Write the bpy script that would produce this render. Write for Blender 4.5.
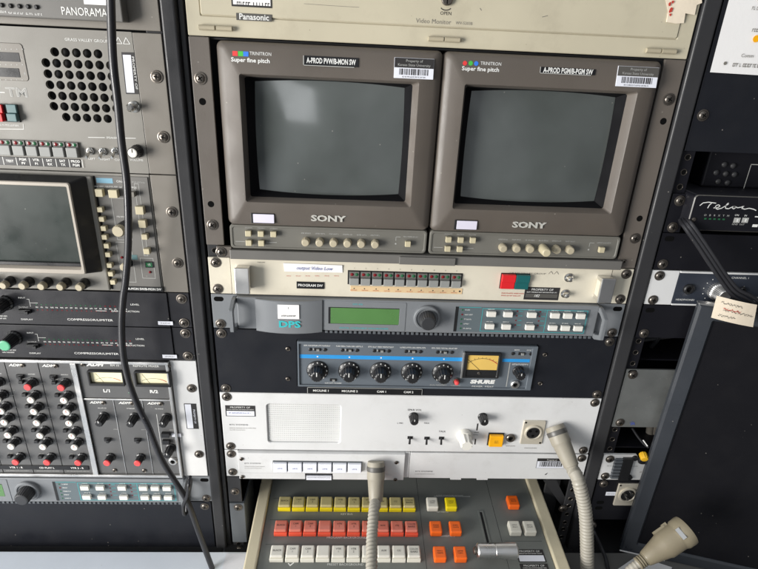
import bpy, bmesh, math, random
from mathutils import Vector, Matrix, Quaternion

scene = bpy.context.scene
for o in list(bpy.data.objects):
    bpy.data.objects.remove(o)
random.seed(7)

# ------------------------------------------------------------------ rack coordinates
# x to the right in mm, z DOWN in mm (0 = top of the patch router's rack unit), d = depth in mm
# (0 = the plane of the rack ears, negative towards the viewer).  One rack unit is 44.45 mm.
U = 44.45
def V(x, z, d=0.0):
    return Vector((x / 1000.0, d / 1000.0, (430.0 - z) / 1000.0))

# ------------------------------------------------------------------ camera
cam = bpy.data.cameras.new('camera')
cam_ob = bpy.data.objects.new('camera', cam)
scene.collection.objects.link(cam_ob)
cam.sensor_width = 36.0
cam.lens = 36.0 * 534.06 / 758.0
cam.clip_start = 0.01
cam.clip_end = 200.0
CX = Vector((0.9984516, 0.03434857 * -1, 0.04375594))     # right
CY = -Vector((0.02668603, -0.39440559, -0.9185489))       # up
CZ = -Vector((0.04880843, 0.91829429, -0.39287827))       # backwards
m3 = Matrix((CX, CY, CZ)).transposed()
cam_ob.matrix_world = Matrix.Translation(V(160.897, -211.061, -558.239)) @ m3.to_4x4()
scene.camera = cam_ob

# ------------------------------------------------------------------ light
world = bpy.data.worlds.new('World')
scene.world = world
world.use_nodes = True
bg = world.node_tree.nodes['Background']
bg.inputs['Strength'].default_value = 0.40
wn, wl = world.node_tree.nodes, world.node_tree.links
w_tc = wn.new('ShaderNodeTexCoord'); w_sp = wn.new('ShaderNodeSeparateXYZ')
wl.new(w_tc.outputs['Generated'], w_sp.inputs['Vector'])
w_mr = wn.new('ShaderNodeMapRange'); w_mr.inputs['From Min'].default_value = -0.9; w_mr.inputs['From Max'].default_value = 0.7
wl.new(w_sp.outputs['X'], w_mr.inputs['Value'])
w_cr = wn.new('ShaderNodeValToRGB')                       # daylight comes in from the open left end of the room
w_cr.color_ramp.elements[0].color = (1.5, 1.62, 1.75, 1)
w_cr.color_ramp.elements[1].color = (0.22, 0.22, 0.24, 1)
w_cr.color_ramp.elements.new(0.5).color = (0.62, 0.65, 0.68, 1)
wl.new(w_mr.outputs['Result'], w_cr.inputs['Fac'])
w_up = wn.new('ShaderNodeMapRange'); w_up.inputs['From Min'].default_value = -0.2; w_up.inputs['From Max'].default_value = 0.9
w_up.inputs['To Min'].default_value = 0.75; w_up.inputs['To Max'].default_value = 1.9
wl.new(w_sp.outputs['Z'], w_up.inputs['Value'])
w_no = wn.new('ShaderNodeTexNoise'); w_no.inputs['Scale'].default_value = 4.2; w_no.inputs['Detail'].default_value = 3
w_mp = wn.new('ShaderNodeMapping'); w_mp.inputs['Scale'].default_value = (1.0, 1.0, 0.35)      # invented upright light and dark bands for glass and metal to reflect
wl.new(w_tc.outputs['Generated'], w_mp.inputs['Vector']); wl.new(w_mp.outputs['Vector'], w_no.inputs['Vector'])
w_n2 = wn.new('ShaderNodeMapRange'); w_n2.inputs['From Min'].default_value = 0.38; w_n2.inputs['From Max'].default_value = 0.62
w_n2.inputs['To Min'].default_value = 0.12; w_n2.inputs['To Max'].default_value = 2.0
wl.new(w_no.outputs['Fac'], w_n2.inputs['Value'])
w_m1 = wn.new('ShaderNodeMath'); w_m1.operation = 'MULTIPLY'
wl.new(w_up.outputs['Result'], w_m1.inputs[0]); wl.new(w_n2.outputs['Result'], w_m1.inputs[1])
w_m2 = wn.new('ShaderNodeMix'); w_m2.data_type = 'RGBA'; w_m2.blend_type = 'MULTIPLY'; w_m2.inputs['Factor'].default_value = 1
wl.new(w_cr.outputs['Color'], w_m2.inputs['A']); wl.new(w_m1.outputs['Value'], w_m2.inputs['B'])
wl.new(w_m2.outputs['Result'], bg.inputs['Color'])

def area(name, loc, target, sx, sy, power, col):
    l = bpy.data.lights.new(name, 'AREA')
    l.shape = 'RECTANGLE'
    l.size = sx; l.size_y = sy
    l.energy = power
    l.color = col
    o = bpy.data.objects.new(name, l)
    scene.collection.objects.link(o)
    o.location = loc
    o.rotation_euler = (target - loc).to_track_quat('-Z', 'Y').to_euler()
    return o
area('doorway_light', V(-1750, 80, -1250), V(100, 100, 0), 1.0, 1.2, 84, (1.0, 0.97, 0.93))
area('window_light', V(-120, -190, -1350), V(130, -120, 0), 0.2, 0.26, 0.32, (0.95, 0.98, 1.0))
scene.view_settings.view_transform = 'Standard'
scene.view_settings.look = 'None'
scene.view_settings.exposure = 0.12
scene.view_settings.gamma = 1.0

# ------------------------------------------------------------------ materials
def srgb(r, g, b):
    f = lambda c: (c / 12.92 if c <= 0.04045 else ((c + 0.055) / 1.055) ** 2.4)
    return tuple(f(c / 255.0) for c in (r, g, b))

MATS = {}
def mat(name, col, rough=0.5, metal=0.0, var=0.06, bump=0.0, bscale=900.0, dust=0.0, dustcol=(0.45, 0.42, 0.37),
        scratch=0.0, coat=0.0, spec=0.5, smudge=0.12, trans=0.0, emit=None, estr=0.0, grime=0.0):
    m = bpy.data.materials.new(name)
    m.use_nodes = True
    nt = m.node_tree; N = nt.nodes; L = nt.links
    b = N['Principled BSDF']
    b.inputs['Roughness'].default_value = rough
    b.inputs['Metallic'].default_value = metal
    b.inputs['Specular IOR Level'].default_value = spec
    b.inputs['Coat Weight'].default_value = coat
    b.inputs['Coat Roughness'].default_value = 0.08
    if trans: b.inputs['Transmission Weight'].default_value = trans
    if emit:
        b.inputs['Emission Color'].default_value = (*emit, 1)
        b.inputs['Emission Strength'].default_value = estr
    tc = N.new('ShaderNodeNewGeometry')
    n1 = N.new('ShaderNodeTexNoise'); n1.inputs['Scale'].default_value = 14; n1.inputs['Detail'].default_value = 5
    L.new(tc.outputs['Position'], n1.inputs['Vector'])
    mr = N.new('ShaderNodeMapRange')
    mr.inputs['From Min'].default_value = 0.3; mr.inputs['From Max'].default_value = 0.7
    mr.inputs['To Min'].default_value = 1 - var; mr.inputs['To Max'].default_value = 1 + var
    L.new(n1.outputs['Fac'], mr.inputs['Value'])
    mul = N.new('ShaderNodeMix'); mul.data_type = 'RGBA'; mul.blend_type = 'MULTIPLY'
    mul.inputs['Factor'].default_value = 1.0
    mul.inputs['A'].default_value = (*col, 1)
    L.new(mr.outputs['Result'], mul.inputs['B'])
    last = mul.outputs['Result']
    def overlay(fac, c):
        nonlocal last
        mx = N.new('ShaderNodeMix'); mx.data_type = 'RGBA'
        L.new(fac, mx.inputs['Factor']); L.new(last, mx.inputs['A']); mx.inputs['B'].default_value = (*c, 1)
        last = mx.outputs['Result']
    if dust > 0:                                   # loose specks and a thin veil of dust with a shape of its own
        n2 = N.new('ShaderNodeTexVoronoi'); n2.inputs['Scale'].default_value = 130
        n2.inputs['Randomness'].default_value = 1.0
        L.new(tc.outputs['Position'], n2.inputs['Vector'])
        wn = N.new('ShaderNodeTexWhiteNoise'); L.new(n2.outputs['Position'], wn.inputs['Vector'])
        r1 = N.new('ShaderNodeMapRange'); r1.inputs['From Min'].default_value = 0.11; r1.inputs['From Max'].default_value = 0.03
        r1.inputs['To Min'].default_value = 0; r1.inputs['To Max'].default_value = 1
        L.new(n2.outputs['Distance'], r1.inputs['Value'])
        gt = N.new('ShaderNodeMath'); gt.operation = 'GREATER_THAN'; gt.inputs[1].default_value = 1 - min(0.9, dust)
        L.new(wn.outputs['Value'], gt.inputs[0])
        mm = N.new('ShaderNodeMath'); mm.operation = 'MULTIPLY'
        L.new(r1.outputs['Result'], mm.inputs[0]); L.new(gt.outputs['Value'], mm.inputs[1])
        m2 = N.new('ShaderNodeMath'); m2.operation = 'MULTIPLY'; m2.inputs[1].default_value = 0.55
        L.new(mm.outputs['Value'], m2.inputs[0])
        overlay(m2.outputs['Value'], dustcol)
        n3 = N.new('ShaderNodeTexNoise'); n3.inputs['Scale'].default_value = 38; n3.inputs['Detail'].default_value = 8
        L.new(tc.outputs['Position'], n3.inputs['Vector'])
        r2 = N.new('ShaderNodeMapRange'); r2.inputs['From Min'].default_value = 0.48; r2.inputs['From Max'].default_value = 0.8
        r2.inputs['To Min'].default_value = 0; r2.inputs['To Max'].default_value = 0.07 * dust
        L.new(n3.outputs['Fac'], r2.inputs['Value'])
        overlay(r2.outputs['Result'], dustcol)
    if grime > 0:                                  # brownish rub marks
        n4 = N.new('ShaderNodeTexNoise'); n4.inputs['Scale'].default_value = 22; n4.inputs['Detail'].default_value = 9
        n4.inputs['Roughness'].default_value = 0.7
        L.new(tc.outputs['Position'], n4.inputs['Vector'])
        r3 = N.new('ShaderNodeMapRange'); r3.inputs['From Min'].default_value = 0.52; r3.inputs['From Max'].default_value = 0.78
        r3.inputs['To Min'].default_value = 0; r3.inputs['To Max'].default_value = grime
        L.new(n4.outputs['Fac'], r3.inputs['Value'])
        overlay(r3.outputs['Result'], (0.16, 0.12, 0.08))
    L.new(last, b.inputs['Base Color'])
    ns = N.new('ShaderNodeTexNoise'); ns.inputs['Scale'].default_value = 30; ns.inputs['Detail'].default_value = 6
    L.new(tc.outputs['Position'], ns.inputs['Vector'])
    rr_ = N.new('ShaderNodeMapRange')
    rr_.inputs['From Min'].default_value = 0.3; rr_.inputs['From Max'].default_value = 0.7
    rr_.inputs['To Min'].default_value = max(0.02, rough - smudge); rr_.inputs['To Max'].default_value = min(1, rough + smudge)
    L.new(ns.outputs['Fac'], rr_.inputs['Value'])
    L.new(rr_.outputs['Result'], b.inputs['Roughness'])
    if bump > 0:
        nb = N.new('ShaderNodeTexNoise'); nb.inputs['Scale'].default_value = bscale; nb.inputs['Detail'].default_value = 2
        L.new(tc.outputs['Position'], nb.inputs['Vector'])
        bp = N.new('ShaderNodeBump'); bp.inputs['Strength'].default_value = bump; bp.inputs['Distance'].default_value = 0.0004
        L.new(nb.outputs['Fac'], bp.inputs['Height'])
        L.new(bp.outputs['Normal'], b.inputs['Normal'])
    MATS[name] = m
    return m

M_ = {}
def dm(key, *a, **k): M_[key] = mat(*a, **k)
dm('beige', 'beige enamel', srgb(193, 185, 162), 0.42, bump=0.12, bscale=1400, grime=0.22, dust=0.10, dustcol=(0.25, 0.2, 0.14))
dm('cream', 'cream enamel', srgb(210, 203, 185), 0.45, bump=0.1, bscale=1400, grime=0.16)
dm('bezel', 'grey brown moulded plastic', srgb(93, 86, 79), 0.40, bump=0.4, bscale=2200, var=0.08, dust=0.12, grime=0.12)
dm('bezel_low', 'grey green plastic', srgb(108, 106, 99), 0.45, bump=0.3, bscale=2600)
dm('ear_brown', 'brown grey painted steel', srgb(100, 93, 86), 0.45, bump=0.3, bscale=1700, dust=0.1)
dm('glass', 'picture tube glass', (0.078, 0.088, 0.084), 0.10, spec=0.9, coat=0.8, smudge=0.06, var=0.16, dust=0.07)
dm('scope_glass', 'dusty tube glass', (0.032, 0.040, 0.037), 0.34, spec=0.25, smudge=0.14, var=0.25, dust=0.1, dustcol=(0.3, 0.31, 0.27))
dm('black', 'black enamel', (0.012, 0.013, 0.017), 0.42, bump=0.25, bscale=1500, dust=0.09, spec=0.28)
dm('black_r', 'black satin steel', (0.009, 0.009, 0.012), 0.40, bump=0.2, bscale=1500, dust=0.07, spec=0.25)
dm('rail', 'black rack steel', (0.034, 0.034, 0.036), 0.4, bump=0.2, bscale=1300, dust=0.08, spec=0.35)
dm('void', 'dark rack interior', (0.006, 0.006, 0.007), 0.8)
dm('plastic', 'black plastic', (0.015, 0.015, 0.016), 0.35, bump=0.1)
dm('rubber', 'black cable rubber', (0.02, 0.02, 0.023), 0.34, bump=0.15, bscale=500, dust=0.05)
dm('grey', 'grey enamel', srgb(128, 125, 118), 0.42, bump=0.2, bscale=1700, dust=0.10, var=0.05)
dm('grey_ear', 'grey ear enamel', srgb(120, 115, 107), 0.40, bump=0.2, bscale=1700, dust=0.06)
dm('grey_dark', 'dark grey enamel', srgb(104, 102, 98), 0.42, bump=0.2, bscale=1700, dust=0.08)
dm('dps', 'blue grey plastic', srgb(118, 121, 124), 0.42, bump=0.25, bscale=2200, var=0.04, dust=0.06)
dm('dps_dark', 'slate blue plastic', srgb(88, 92, 96), 0.42, bump=0.25, bscale=2200, var=0.04, dust=0.08)
dm('keypad', 'teal grey overlay', srgb(92, 102, 106), 0.42, var=0.04)
dm('mixer', 'mixer slate enamel', srgb(96, 103, 110), 0.40, bump=0.15, var=0.05, dust=0.1)
dm('strip', 'charcoal strip enamel', srgb(88, 88, 88), 0.40, bump=0.2, bscale=1700, var=0.05, dust=0.12)
dm('comp', 'near black enamel', srgb(34, 34, 38), 0.40, bump=0.2, dust=0.08, spec=0.35)
dm('white', 'white enamel', srgb(214, 214, 213), 0.40, bump=0.15, bscale=1500, grime=0.16, var=0.035, dust=0.12, dustcol=(0.25, 0.22, 0.2))
dm('alum', 'brushed aluminium', (0.72, 0.71, 0.69), 0.35, 1.0, bump=0.1, bscale=1200)
dm('plate', 'blotched galvanised plate', srgb(128, 130, 128), 0.48, 0.55, var=0.2, bump=0.2, bscale=700, dust=0.5)
dm('screw', 'dull nickel screw', (0.17, 0.15, 0.13), 0.33, 0.85, bump=0.2)
dm('screw_dark', 'hole black', (0.005, 0.005, 0.005), 0.9, spec=0.05)
dm('counter_dark', 'darker grey counter', srgb(104, 103, 100), 0.5, bump=0.2, dust=0.1)
dm('knob_grey', 'charcoal knob plastic', srgb(52, 53, 55), 0.45, bump=0.1)
dm('mask_black', 'matt black tube surround', (0.006, 0.006, 0.007), 0.75, spec=0.12)
dm('silver', 'silver lettering', srgb(196, 194, 186), 0.35, 0.2)
dm('warm_plate', 'warm nickel plate', (0.62, 0.57, 0.47), 0.4, 0.35, bump=0.1)
dm('grille', 'white speaker mesh', srgb(218, 218, 216), 0.5)
dm('frame_tan', 'warm grey frame', srgb(168, 160, 148), 0.4, bump=0.1)
dm('nickel', 'nickel', (0.62, 0.6, 0.56), 0.22, 1.0)
dm('btn', 'beige key plastic', srgb(190, 180, 150), 0.45, var=0.05)
dm('knob_beige', 'tan knob plastic', srgb(176, 166, 142), 0.45, bump=0.2)
dm('btn_grey', 'grey key plastic', srgb(140, 141, 138), 0.45)
dm('btn_white', 'white key plastic', srgb(222, 219, 210), 0.42)
dm('key_yellow', 'yellow translucent key', srgb(238, 214, 30), 0.35)
dm('key_red', 'coral translucent key', srgb(236, 92, 66), 0.35)
dm('key_orange', 'orange key', srgb(246, 108, 34), 0.38)
dm('key_ivory', 'ivory key', srgb(226, 222, 208), 0.4)
dm('key_clear_y', 'clear cap over yellow', srgb(186, 174, 124), 0.22, coat=0.5)
dm('key_clear_r', 'clear cap over coral', srgb(210, 118, 100), 0.22, coat=0.5)
dm('key_clear_w', 'clear cap over ivory', srgb(222, 218, 206), 0.18, coat=0.5)
dm('red', 'red plastic', srgb(214, 34, 40), 0.35)
dm('pinkred', 'coral red cap', srgb(236, 78, 78), 0.4)
dm('teal', 'teal plastic', srgb(24, 92, 92), 0.35)
dm('tealgrey', 'faded teal plastic', srgb(80, 110, 112), 0.4)
dm('green_cap', 'mint green cap', srgb(88, 170, 130), 0.4)
dm('orange_btn', 'amber key', srgb(250, 178, 20), 0.35)
dm('lcd', 'green liquid crystal window', srgb(80, 120, 68), 0.25, coat=0.6, var=0.12, emit=srgb(80, 150, 55), estr=0.06)
dm('meter', 'amber meter dial', srgb(226, 188, 98), 0.4, coat=0.6, var=0.1)
dm('meter_pale', 'pale cream meter dial', srgb(236, 229, 192), 0.4, coat=0.5, var=0.1)
dm('paper', 'white paper', srgb(236, 234, 232), 0.8, bump=0.2, bscale=300, var=0.03)
dm('paper_dim', 'bluish white paper', srgb(226, 228, 236), 0.8, bump=0.2, bscale=300, var=0.03)
dm('tape_cream', 'torn masking tape', srgb(232, 218, 196), 0.75, bump=0.4, bscale=200, grime=0.3)
dm('tapestrip', 'aged buff strip', srgb(216, 188, 146), 0.6, grime=0.3, var=0.15)
dm('ink', 'dark ink', srgb(40, 38, 38), 0.6)
dm('inkgrey', 'grey ink', srgb(120, 116, 108), 0.6)
dm('inkblue', 'blue pen ink', srgb(70, 84, 150), 0.6)
dm('inkred', 'red print', srgb(190, 62, 48), 0.6)
dm('print', 'white print', srgb(226, 226, 222), 0.55)
dm('printdim', 'worn white print', srgb(170, 170, 166), 0.55)
dm('cyan', 'cyan print', srgb(52, 176, 180), 0.5)
dm('stripe', 'sky blue stripe', srgb(44, 146, 214), 0.45)
dm('header', 'pale blue print', srgb(120, 168, 190), 0.5)
dm('dotred', 'red print dot', srgb(220, 60, 60), 0.5)
dm('dotgreen', 'green print dot', srgb(70, 180, 70), 0.5)
dm('dotblue', 'blue print dot', srgb(50, 120, 220), 0.5)
dm('led_red', 'dark red lens', srgb(120, 22, 28), 0.25)
dm('led_green', 'dark green lens', srgb(40, 96, 62), 0.25)
dm('tape_black', 'embossed black tape', srgb(22, 22, 24), 0.35)
dm('badge', 'grey badge', srgb(84, 82, 78), 0.4)
dm('desk', 'charcoal console enamel', srgb(112, 115, 111), 0.5, bump=0.3, bscale=1600, var=0.05, dust=0.12)
dm('trim', 'cream console trim', srgb(206, 196, 168), 0.45, bump=0.3, bscale=900, grime=0.25)
dm('goose', 'putty rubber', srgb(150, 144, 130), 0.5, bump=0.25, bscale=700, grime=0.2)
dm('goose_tube', 'putty ribbed hose', srgb(160, 155, 143), 0.48, grime=0.2)
dm('plug', 'putty painted metal', srgb(134, 125, 104), 0.42, bump=0.25, bscale=600, grime=0.3, var=0.1)
dm('counter', 'pale blue laminate', srgb(226, 233, 242), 0.4, bump=0.1, var=0.04, dust=0.1)
dm('framed', 'black satin frame', (0.035, 0.039, 0.046), 0.36, bump=0.15, dust=0.04, spec=0.4)
dm('cloth', 'black speaker cloth', (0.004, 0.004, 0.006), 0.8, bump=0.6, bscale=2400, dust=0.07, spec=0.2)
dm('phones', 'dark blue enamel', (0.03, 0.036, 0.05), 0.4, dust=0.12)
dm('brass', 'yellow cap', srgb(226, 176, 40), 0.35)
dm('lav', 'white lavender label', srgb(216, 212, 226), 0.6)

# ------------------------------------------------------------------ mesh builder
def rrect(x0, x1, z0, z1, r, d, n=5):
    """closed loop of points of a rounded rectangle at depth d (clockwise from the top left)"""
    r = max(0.01, min(r, abs(x1 - x0) / 2 - 0.01, abs(z1 - z0) / 2 - 0.01))
    pts = []
    for cx, cz, a0 in ((x0 + r, z0 + r, 180), (x1 - r, z0 + r, 270), (x1 - r, z1 - r, 0), (x0 + r, z1 - r, 90)):
        for i in range(n + 1):
            a = math.radians(a0 + 90.0 * i / n)
            pts.append((cx + r * math.cos(a), cz + r * math.sin(a), d))
    return pts

class MB:
    def __init__(s, *mats):
        s.bm = bmesh.new(); s.mats = [M_[m] for m in mats if m]; s.xf = None
    def _v(s, p):
        w = V(*p)
        return s.bm.verts.new(s.xf @ w if s.xf else w)
    def box(s, x0, x1, z0, z1, d0, d1, bev=0.0, m=0, seg=2):
        b = bmesh.new() if bev else s.bm
        ps = [(x, z, d) for d in (d0, d1) for z in (z0, z1) for x in (x0, x1)]
        vs = []
        for p in ps:
            w = V(*p); vs.append(b.verts.new(s.xf @ w if s.xf else w))
        fs = []
        for q in ((0, 1, 3, 2), (4, 6, 7, 5), (0, 4, 5, 1), (2, 3, 7, 6), (0, 2, 6, 4), (1, 5, 7, 3)):
            f = b.faces.new([vs[i] for i in q]); f.material_index = m; fs.append(f)
        if bev:
            bmesh.ops.bevel(b, geom=b.edges[:], offset=bev / 1000.0, segments=seg, affect='EDGES', profile=0.5)
            for f in b.faces: f.material_index = m
            me = bpy.data.meshes.new('tmp'); b.to_mesh(me); b.free(); s.bm.from_mesh(me); bpy.data.meshes.remove(me)
        return s
    def loft(s, loops, cap0=False, cap1=False, m=0, closed=True):
        rows = [[s._v(p) for p in lp] for lp in loops]
        for a, b in zip(rows, rows[1:]):
            n = len(a)
            for i in range(n if closed else n - 1):
                j = (i + 1) % n
                try:
                    f = s.bm.faces.new((a[i], a[j], b[j], b[i])); f.material_index = m; f.smooth = True
                except ValueError: pass
        if cap0:
            f = s.bm.faces.new(list(rows[0])); f.material_index = m
        if cap1:
            f = s.bm.faces.new(list(rows[-1])); f.material_index = m
        return s
    def lathe(s, x, z, prof, seg=20, m=0, flute=0, fdepth=0.0, axis=None, cap=True, org=None):
        """prof: (radius, depth) pairs along -depth axis at x,z; or along a 3-D axis from org"""
        loops = []
        if axis is not None:
            ax = Vector(axis).normalized()
            t = ax.cross(Vector((0, 0, 1)) if abs(ax.z) < 0.9 else Vector((1, 0, 0))).normalized(); u = ax.cross(t)
        for r, d in prof:
            lp = []
            for i in range(seg):
                a = 2 * math.pi * i / seg
                rr = r * (1 - fdepth * (0.5 + 0.5 * math.cos(a * flute))) if flute else r
                if axis is None: lp.append((x + rr * math.cos(a), z + rr * math.sin(a), d))
                else:
                    p = Vector(org) + ax * d + t * (rr * math.cos(a)) + u * (rr * math.sin(a)); lp.append(tuple(p))
            loops.append(lp)
        return s.loft(loops, cap, cap, m)
    def disc(s, x, z, r, d, m=0, seg=18):
        f = s.bm.faces.new([s._v((x + r * math.cos(2 * math.pi * i / seg), z + r * math.sin(2 * math.pi * i / seg), d)) for i in range(seg)])
        f.material_index = m; return s
    def rect(s, x0, x1, z0, z1, d, m=0):
        return s.poly([(x0, z0), (x1, z0), (x1, z1), (x0, z1)], d, m)
    def poly(s, pts, d, m=0):
        f = s.bm.faces.new([s._v((p[0], p[1], d)) for p in pts]); f.material_index = m; return s
    def line(s, a, b, w, d, m=0):
        a = Vector(a); b = Vector(b); t = (b - a).normalized(); n = Vector((-t.y, t.x)) * w / 2
        return s.poly([a + n, b + n, b - n, a - n], d, m)
    def frame(s, x0, x1, z0, z1, w, d, m=0):
        for q in ((x0, x1, z0, z0 + w), (x0, x1, z1 - w, z1), (x0, x0 + w, z0 + w, z1 - w), (x1 - w, x1, z0 + w, z1 - w)): s.rect(*q, d, m)
        return s
    def plate(s, x0, x1, z0, z1, d0=0.0, th=3.0, r=1.0, ch=0.5, m=0):
        s.loft([rrect(x0, x1, z0, z1, r, d0 + th), rrect(x0, x1, z0, z1, r, d0 + ch), rrect(x0 + ch, x1 - ch, z0 + ch, z1 - ch, max(.02, r - ch), d0)], True, True, m)
        return s
    def openplate(s, o, i, d0, th, ro=1.0, ri=1.0, ch=0.5, depth=None, m=0):
        """plate with a rounded rectangular opening"""
        depth = d0 + th if depth is None else depth
        s.loft([rrect(*o, ro, d0 + th), rrect(*o, ro, d0 + ch), rrect(o[0] + ch, o[1] - ch, o[2] + ch, o[3] - ch, max(.02, ro - ch), d0),
                rrect(i[0] - ch, i[1] + ch, i[2] - ch, i[3] + ch, ri + ch, d0), rrect(*i, ri, d0 + ch), rrect(*i, ri, depth)], False, False, m)
        return s
    def tube(s, pts, r, seg=10, m=0, ribs=0.0, pitch=3.0, smooth=8):
        P = [Vector(V(*p)) for p in pts]
        Q = []
        ext = [2 * P[0] - P[1]] + P + [2 * P[-1] - P[-2]]
        for k in range(1, len(ext) - 2):
            a, b, c, e = ext[k - 1:k + 3]
            for i in range(smooth):
                t = i / smooth
                Q.append(0.5 * ((2 * b) + (c - a) * t + (2 * a - 5 * b + 4 * c - e) * t * t + (3 * b - a - 3 * c + e) * t ** 3))
        Q.append(P[-1])
        if ribs:
            R = []; step = pitch / 4000.0; carry = 0.0
            for a, b in zip(Q, Q[1:]):
                l = (b - a).length; t = carry
                while t < l: R.append(a.lerp(b, t / l)); t += step
                carry = t - l
            Q = R
        rows = []; nrm = None
        for k, p in enumerate(Q):
            t = (Q[min(k + 1, len(Q) - 1)] - Q[max(k - 1, 0)]).normalized()
            nrm = t.orthogonal().normalized() if nrm is None else (nrm - t * nrm.dot(t)).normalized()
            bn = t.cross(nrm)
            rr = r / 1000.0 * (1 + ribs * (0.0, -0.6, -1.0, -0.6)[k % 4] if ribs else 1)
            row = []
            for i in range(seg):
                a = 2 * math.pi * i / seg
                row.append(s.bm.verts.new(p + nrm * rr * math.cos(a) + bn * rr * math.sin(a)))
            rows.append(row)
        for a, b in zip(rows, rows[1:]):
            for i in range(seg):
                j = (i + 1) % seg; f = s.bm.faces.new((a[i], a[j], b[j], b[i])); f.smooth = True; f.material_index = m
        for e in (rows[0], rows[-1]):
            f = s.bm.faces.new(e); f.material_index = m
        return s
    def text(s, body, x, z, h, d=-0.25, m=0, align='CENTER', sx=1.0, rot=0.0, shear=0.0, bold=0.0, floor=False, ext=0.0, w=None):
        """lettering: x,z the middle (or left) of the baseline centre, h the capital height in mm"""
        c = bpy.data.curves.new('t', 'FONT')
        c.body = body; c.size = h / 1000.0 / 0.70; c.align_x = align; c.align_y = 'CENTER'
        c.resolution_u = 2; c.shear = shear; c.offset = bold / 1000.0; c.extrude = ext / 1000.0
        o = bpy.data.objects.new('t', c)
        me = o.to_mesh()
        if w is not None:
            xs = [v.co.x for v in me.vertices]; sx = w / 1000.0 / max(1e-6, max(xs) - min(xs))
        wp = V(x, z, d)
        T = Matrix.Translation(wp) @ (Matrix.Identity(4) if floor else Matrix.Rotation(math.pi / 2, 4, 'X')) @ Matrix.Rotation(rot, 4, 'Z') @ Matrix.Diagonal((sx, 1, 1, 1))
        if s.xf: T = s.xf @ T
        vs = [s.bm.verts.new(T @ v.co) for v in me.vertices]
        for p in me.polygons:
            try:
                f = s.bm.faces.new([vs[i] for i in p.vertices]); f.material_index = m
            except ValueError: pass
        o.to_mesh_clear(); bpy.data.objects.remove(o); bpy.data.curves.remove(c)
        return s
    def marks(s, x0, x1, z, h, d=-0.25, m=0, word=(1.5, 5.0)):
        """print too small to read: letter-sized strokes"""
        x = x0
        while x < x1:
            e = min(x1, x + random.uniform(*word))
            y = x
            while y < e:
                w = h * random.uniform(0.35, 0.6)
                k = random.random()
                s.rect(y, y + w * 0.35, z - h / 2, z + h / 2, d, m)
                if k > 0.3: s.rect(y + w * 0.35, y + w, z - h / 2, z - h / 4, d, m)
                if k < 0.7: s.rect(y + w * 0.35, y + w, z + h / 4, z + h / 2, d, m)
                y += w * 1.35
            x = e + h * 0.6
        return s
    def mesh(s, name):
        bmesh.ops.recalc_face_normals(s.bm, faces=s.bm.faces)
        for e in s.bm.edges:
            if len(e.link_faces) == 2 and e.calc_face_angle(0.0) > 0.55: e.smooth = False
        me = bpy.data.meshes.new(name); s.bm.to_mesh(me); s.bm.free()
        for m in s.mats: me.materials.append(m)
        return me
    def build(s, name, parent=None, smooth=None):
        me = s.mesh(name)
        if smooth is not None:
            me.shade_smooth() if False else None
        return put(name, me, parent)

ORG = {}
def put(name, me, parent=None, at=None, rot=None):
    o = bpy.data.objects.new(name, me)
    scene.collection.objects.link(o)
    if at is not None: o.location = V(*at) - V(0, 0, 0)
    if rot is not None: o.rotation_euler = rot
    ORG[o.name] = Matrix.Translation(o.location)
    if parent is not None:
        o.parent = parent
        o.matrix_parent_inverse = ORG[parent.name].inverted()
    return o
def put_at(name, me, parent, x, z, d=0.0):
    """an instance of a mesh built round the rack origin"""
    o = bpy.data.objects.new(name, me)
    scene.collection.objects.link(o)
    o.location = V(x, z, d) - V(0, 0, 0)
    ORG[o.name] = Matrix.Translation(o.location)
    o.parent = parent
    o.matrix_parent_inverse = ORG[parent.name].inverted()
    return o
def thing(name, label, cat, x, z, d=0.0, group=None):
    o = bpy.data.objects.new(name, None)
    scene.collection.objects.link(o)
    o.empty_display_size = 0.02
    o.location = V(x, z, d); ORG[o.name] = Matrix.Translation(o.location)
    return tag(o, label, cat, group)
def tag(o, label, cat, group=None):
    o['label'] = label; o['category'] = cat
    if group: o['group'] = group
    return o

def level(a, b, n):
    z = (a[1] + b[1]) / 2
    return [(a[0] + (b[0] - a[0]) * i / (n - 1), z) for i in range(n)]
def along(a, b, n):
    return [(a[0] + (b[0] - a[0]) * i / (n - 1), a[1] + (b[1] - a[1]) * i / (n - 1)) for i in range(n)]

# ------------------------------------------------------------------ shared small parts
def screw_mesh(r=4.4, h=2.6, washer=True):
    b = MB('screw', 'screw_dark')
    if washer: b.lathe(0, 0, [(r * 1.35, 0), (r * 1.35, -0.7), (r * 1.2, -0.9)], 20)
    b.lathe(0, 0, [(r, -0.5), (r, -1.2), (r * 0.93, -h * 0.65), (r * 0.7, -h * 0.92), (r * 0.35, -h)], 20)
    a = random.uniform(0, 1.5)
    for k in (a, a + math.pi / 2):
        c, s_ = math.cos(k), math.sin(k); L, w = r * 0.55, r * 0.13
        b.poly([(c * L - s_ * w, s_ * L + c * w), (c * L + s_ * w, s_ * L - c * w), (-c * L + s_ * w, -s_ * L - c * w), (-c * L - s_ * w, -s_ * L + c * w)], -h - 0.1 - 0.02 * (k > a), 1)
    return b.mesh('screw')
SCREWS = [screw_mesh() for i in range(4)]
SMALL_SCREW = screw_mesh(2.6, 1.6, False)
def screw(parent, p, d=0.0):
    return put_at('screw', random.choice(SCREWS), parent, p[0], p[1], d)
def small_screw(parent, p, d=0.0):
    return put_at('screw', SMALL_SCREW, parent, p[0], p[1], d)
def ear_screws(parent, u0, n, xs, d=0.0, full=True):
    """EIA ear screws of a unit u0.. u0+n"""
    for x in xs:
        screw(parent, (x, u0 * U + 6.35), d)
        screw(parent, (x, (u0 + n) * U - 6.35), d)

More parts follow.
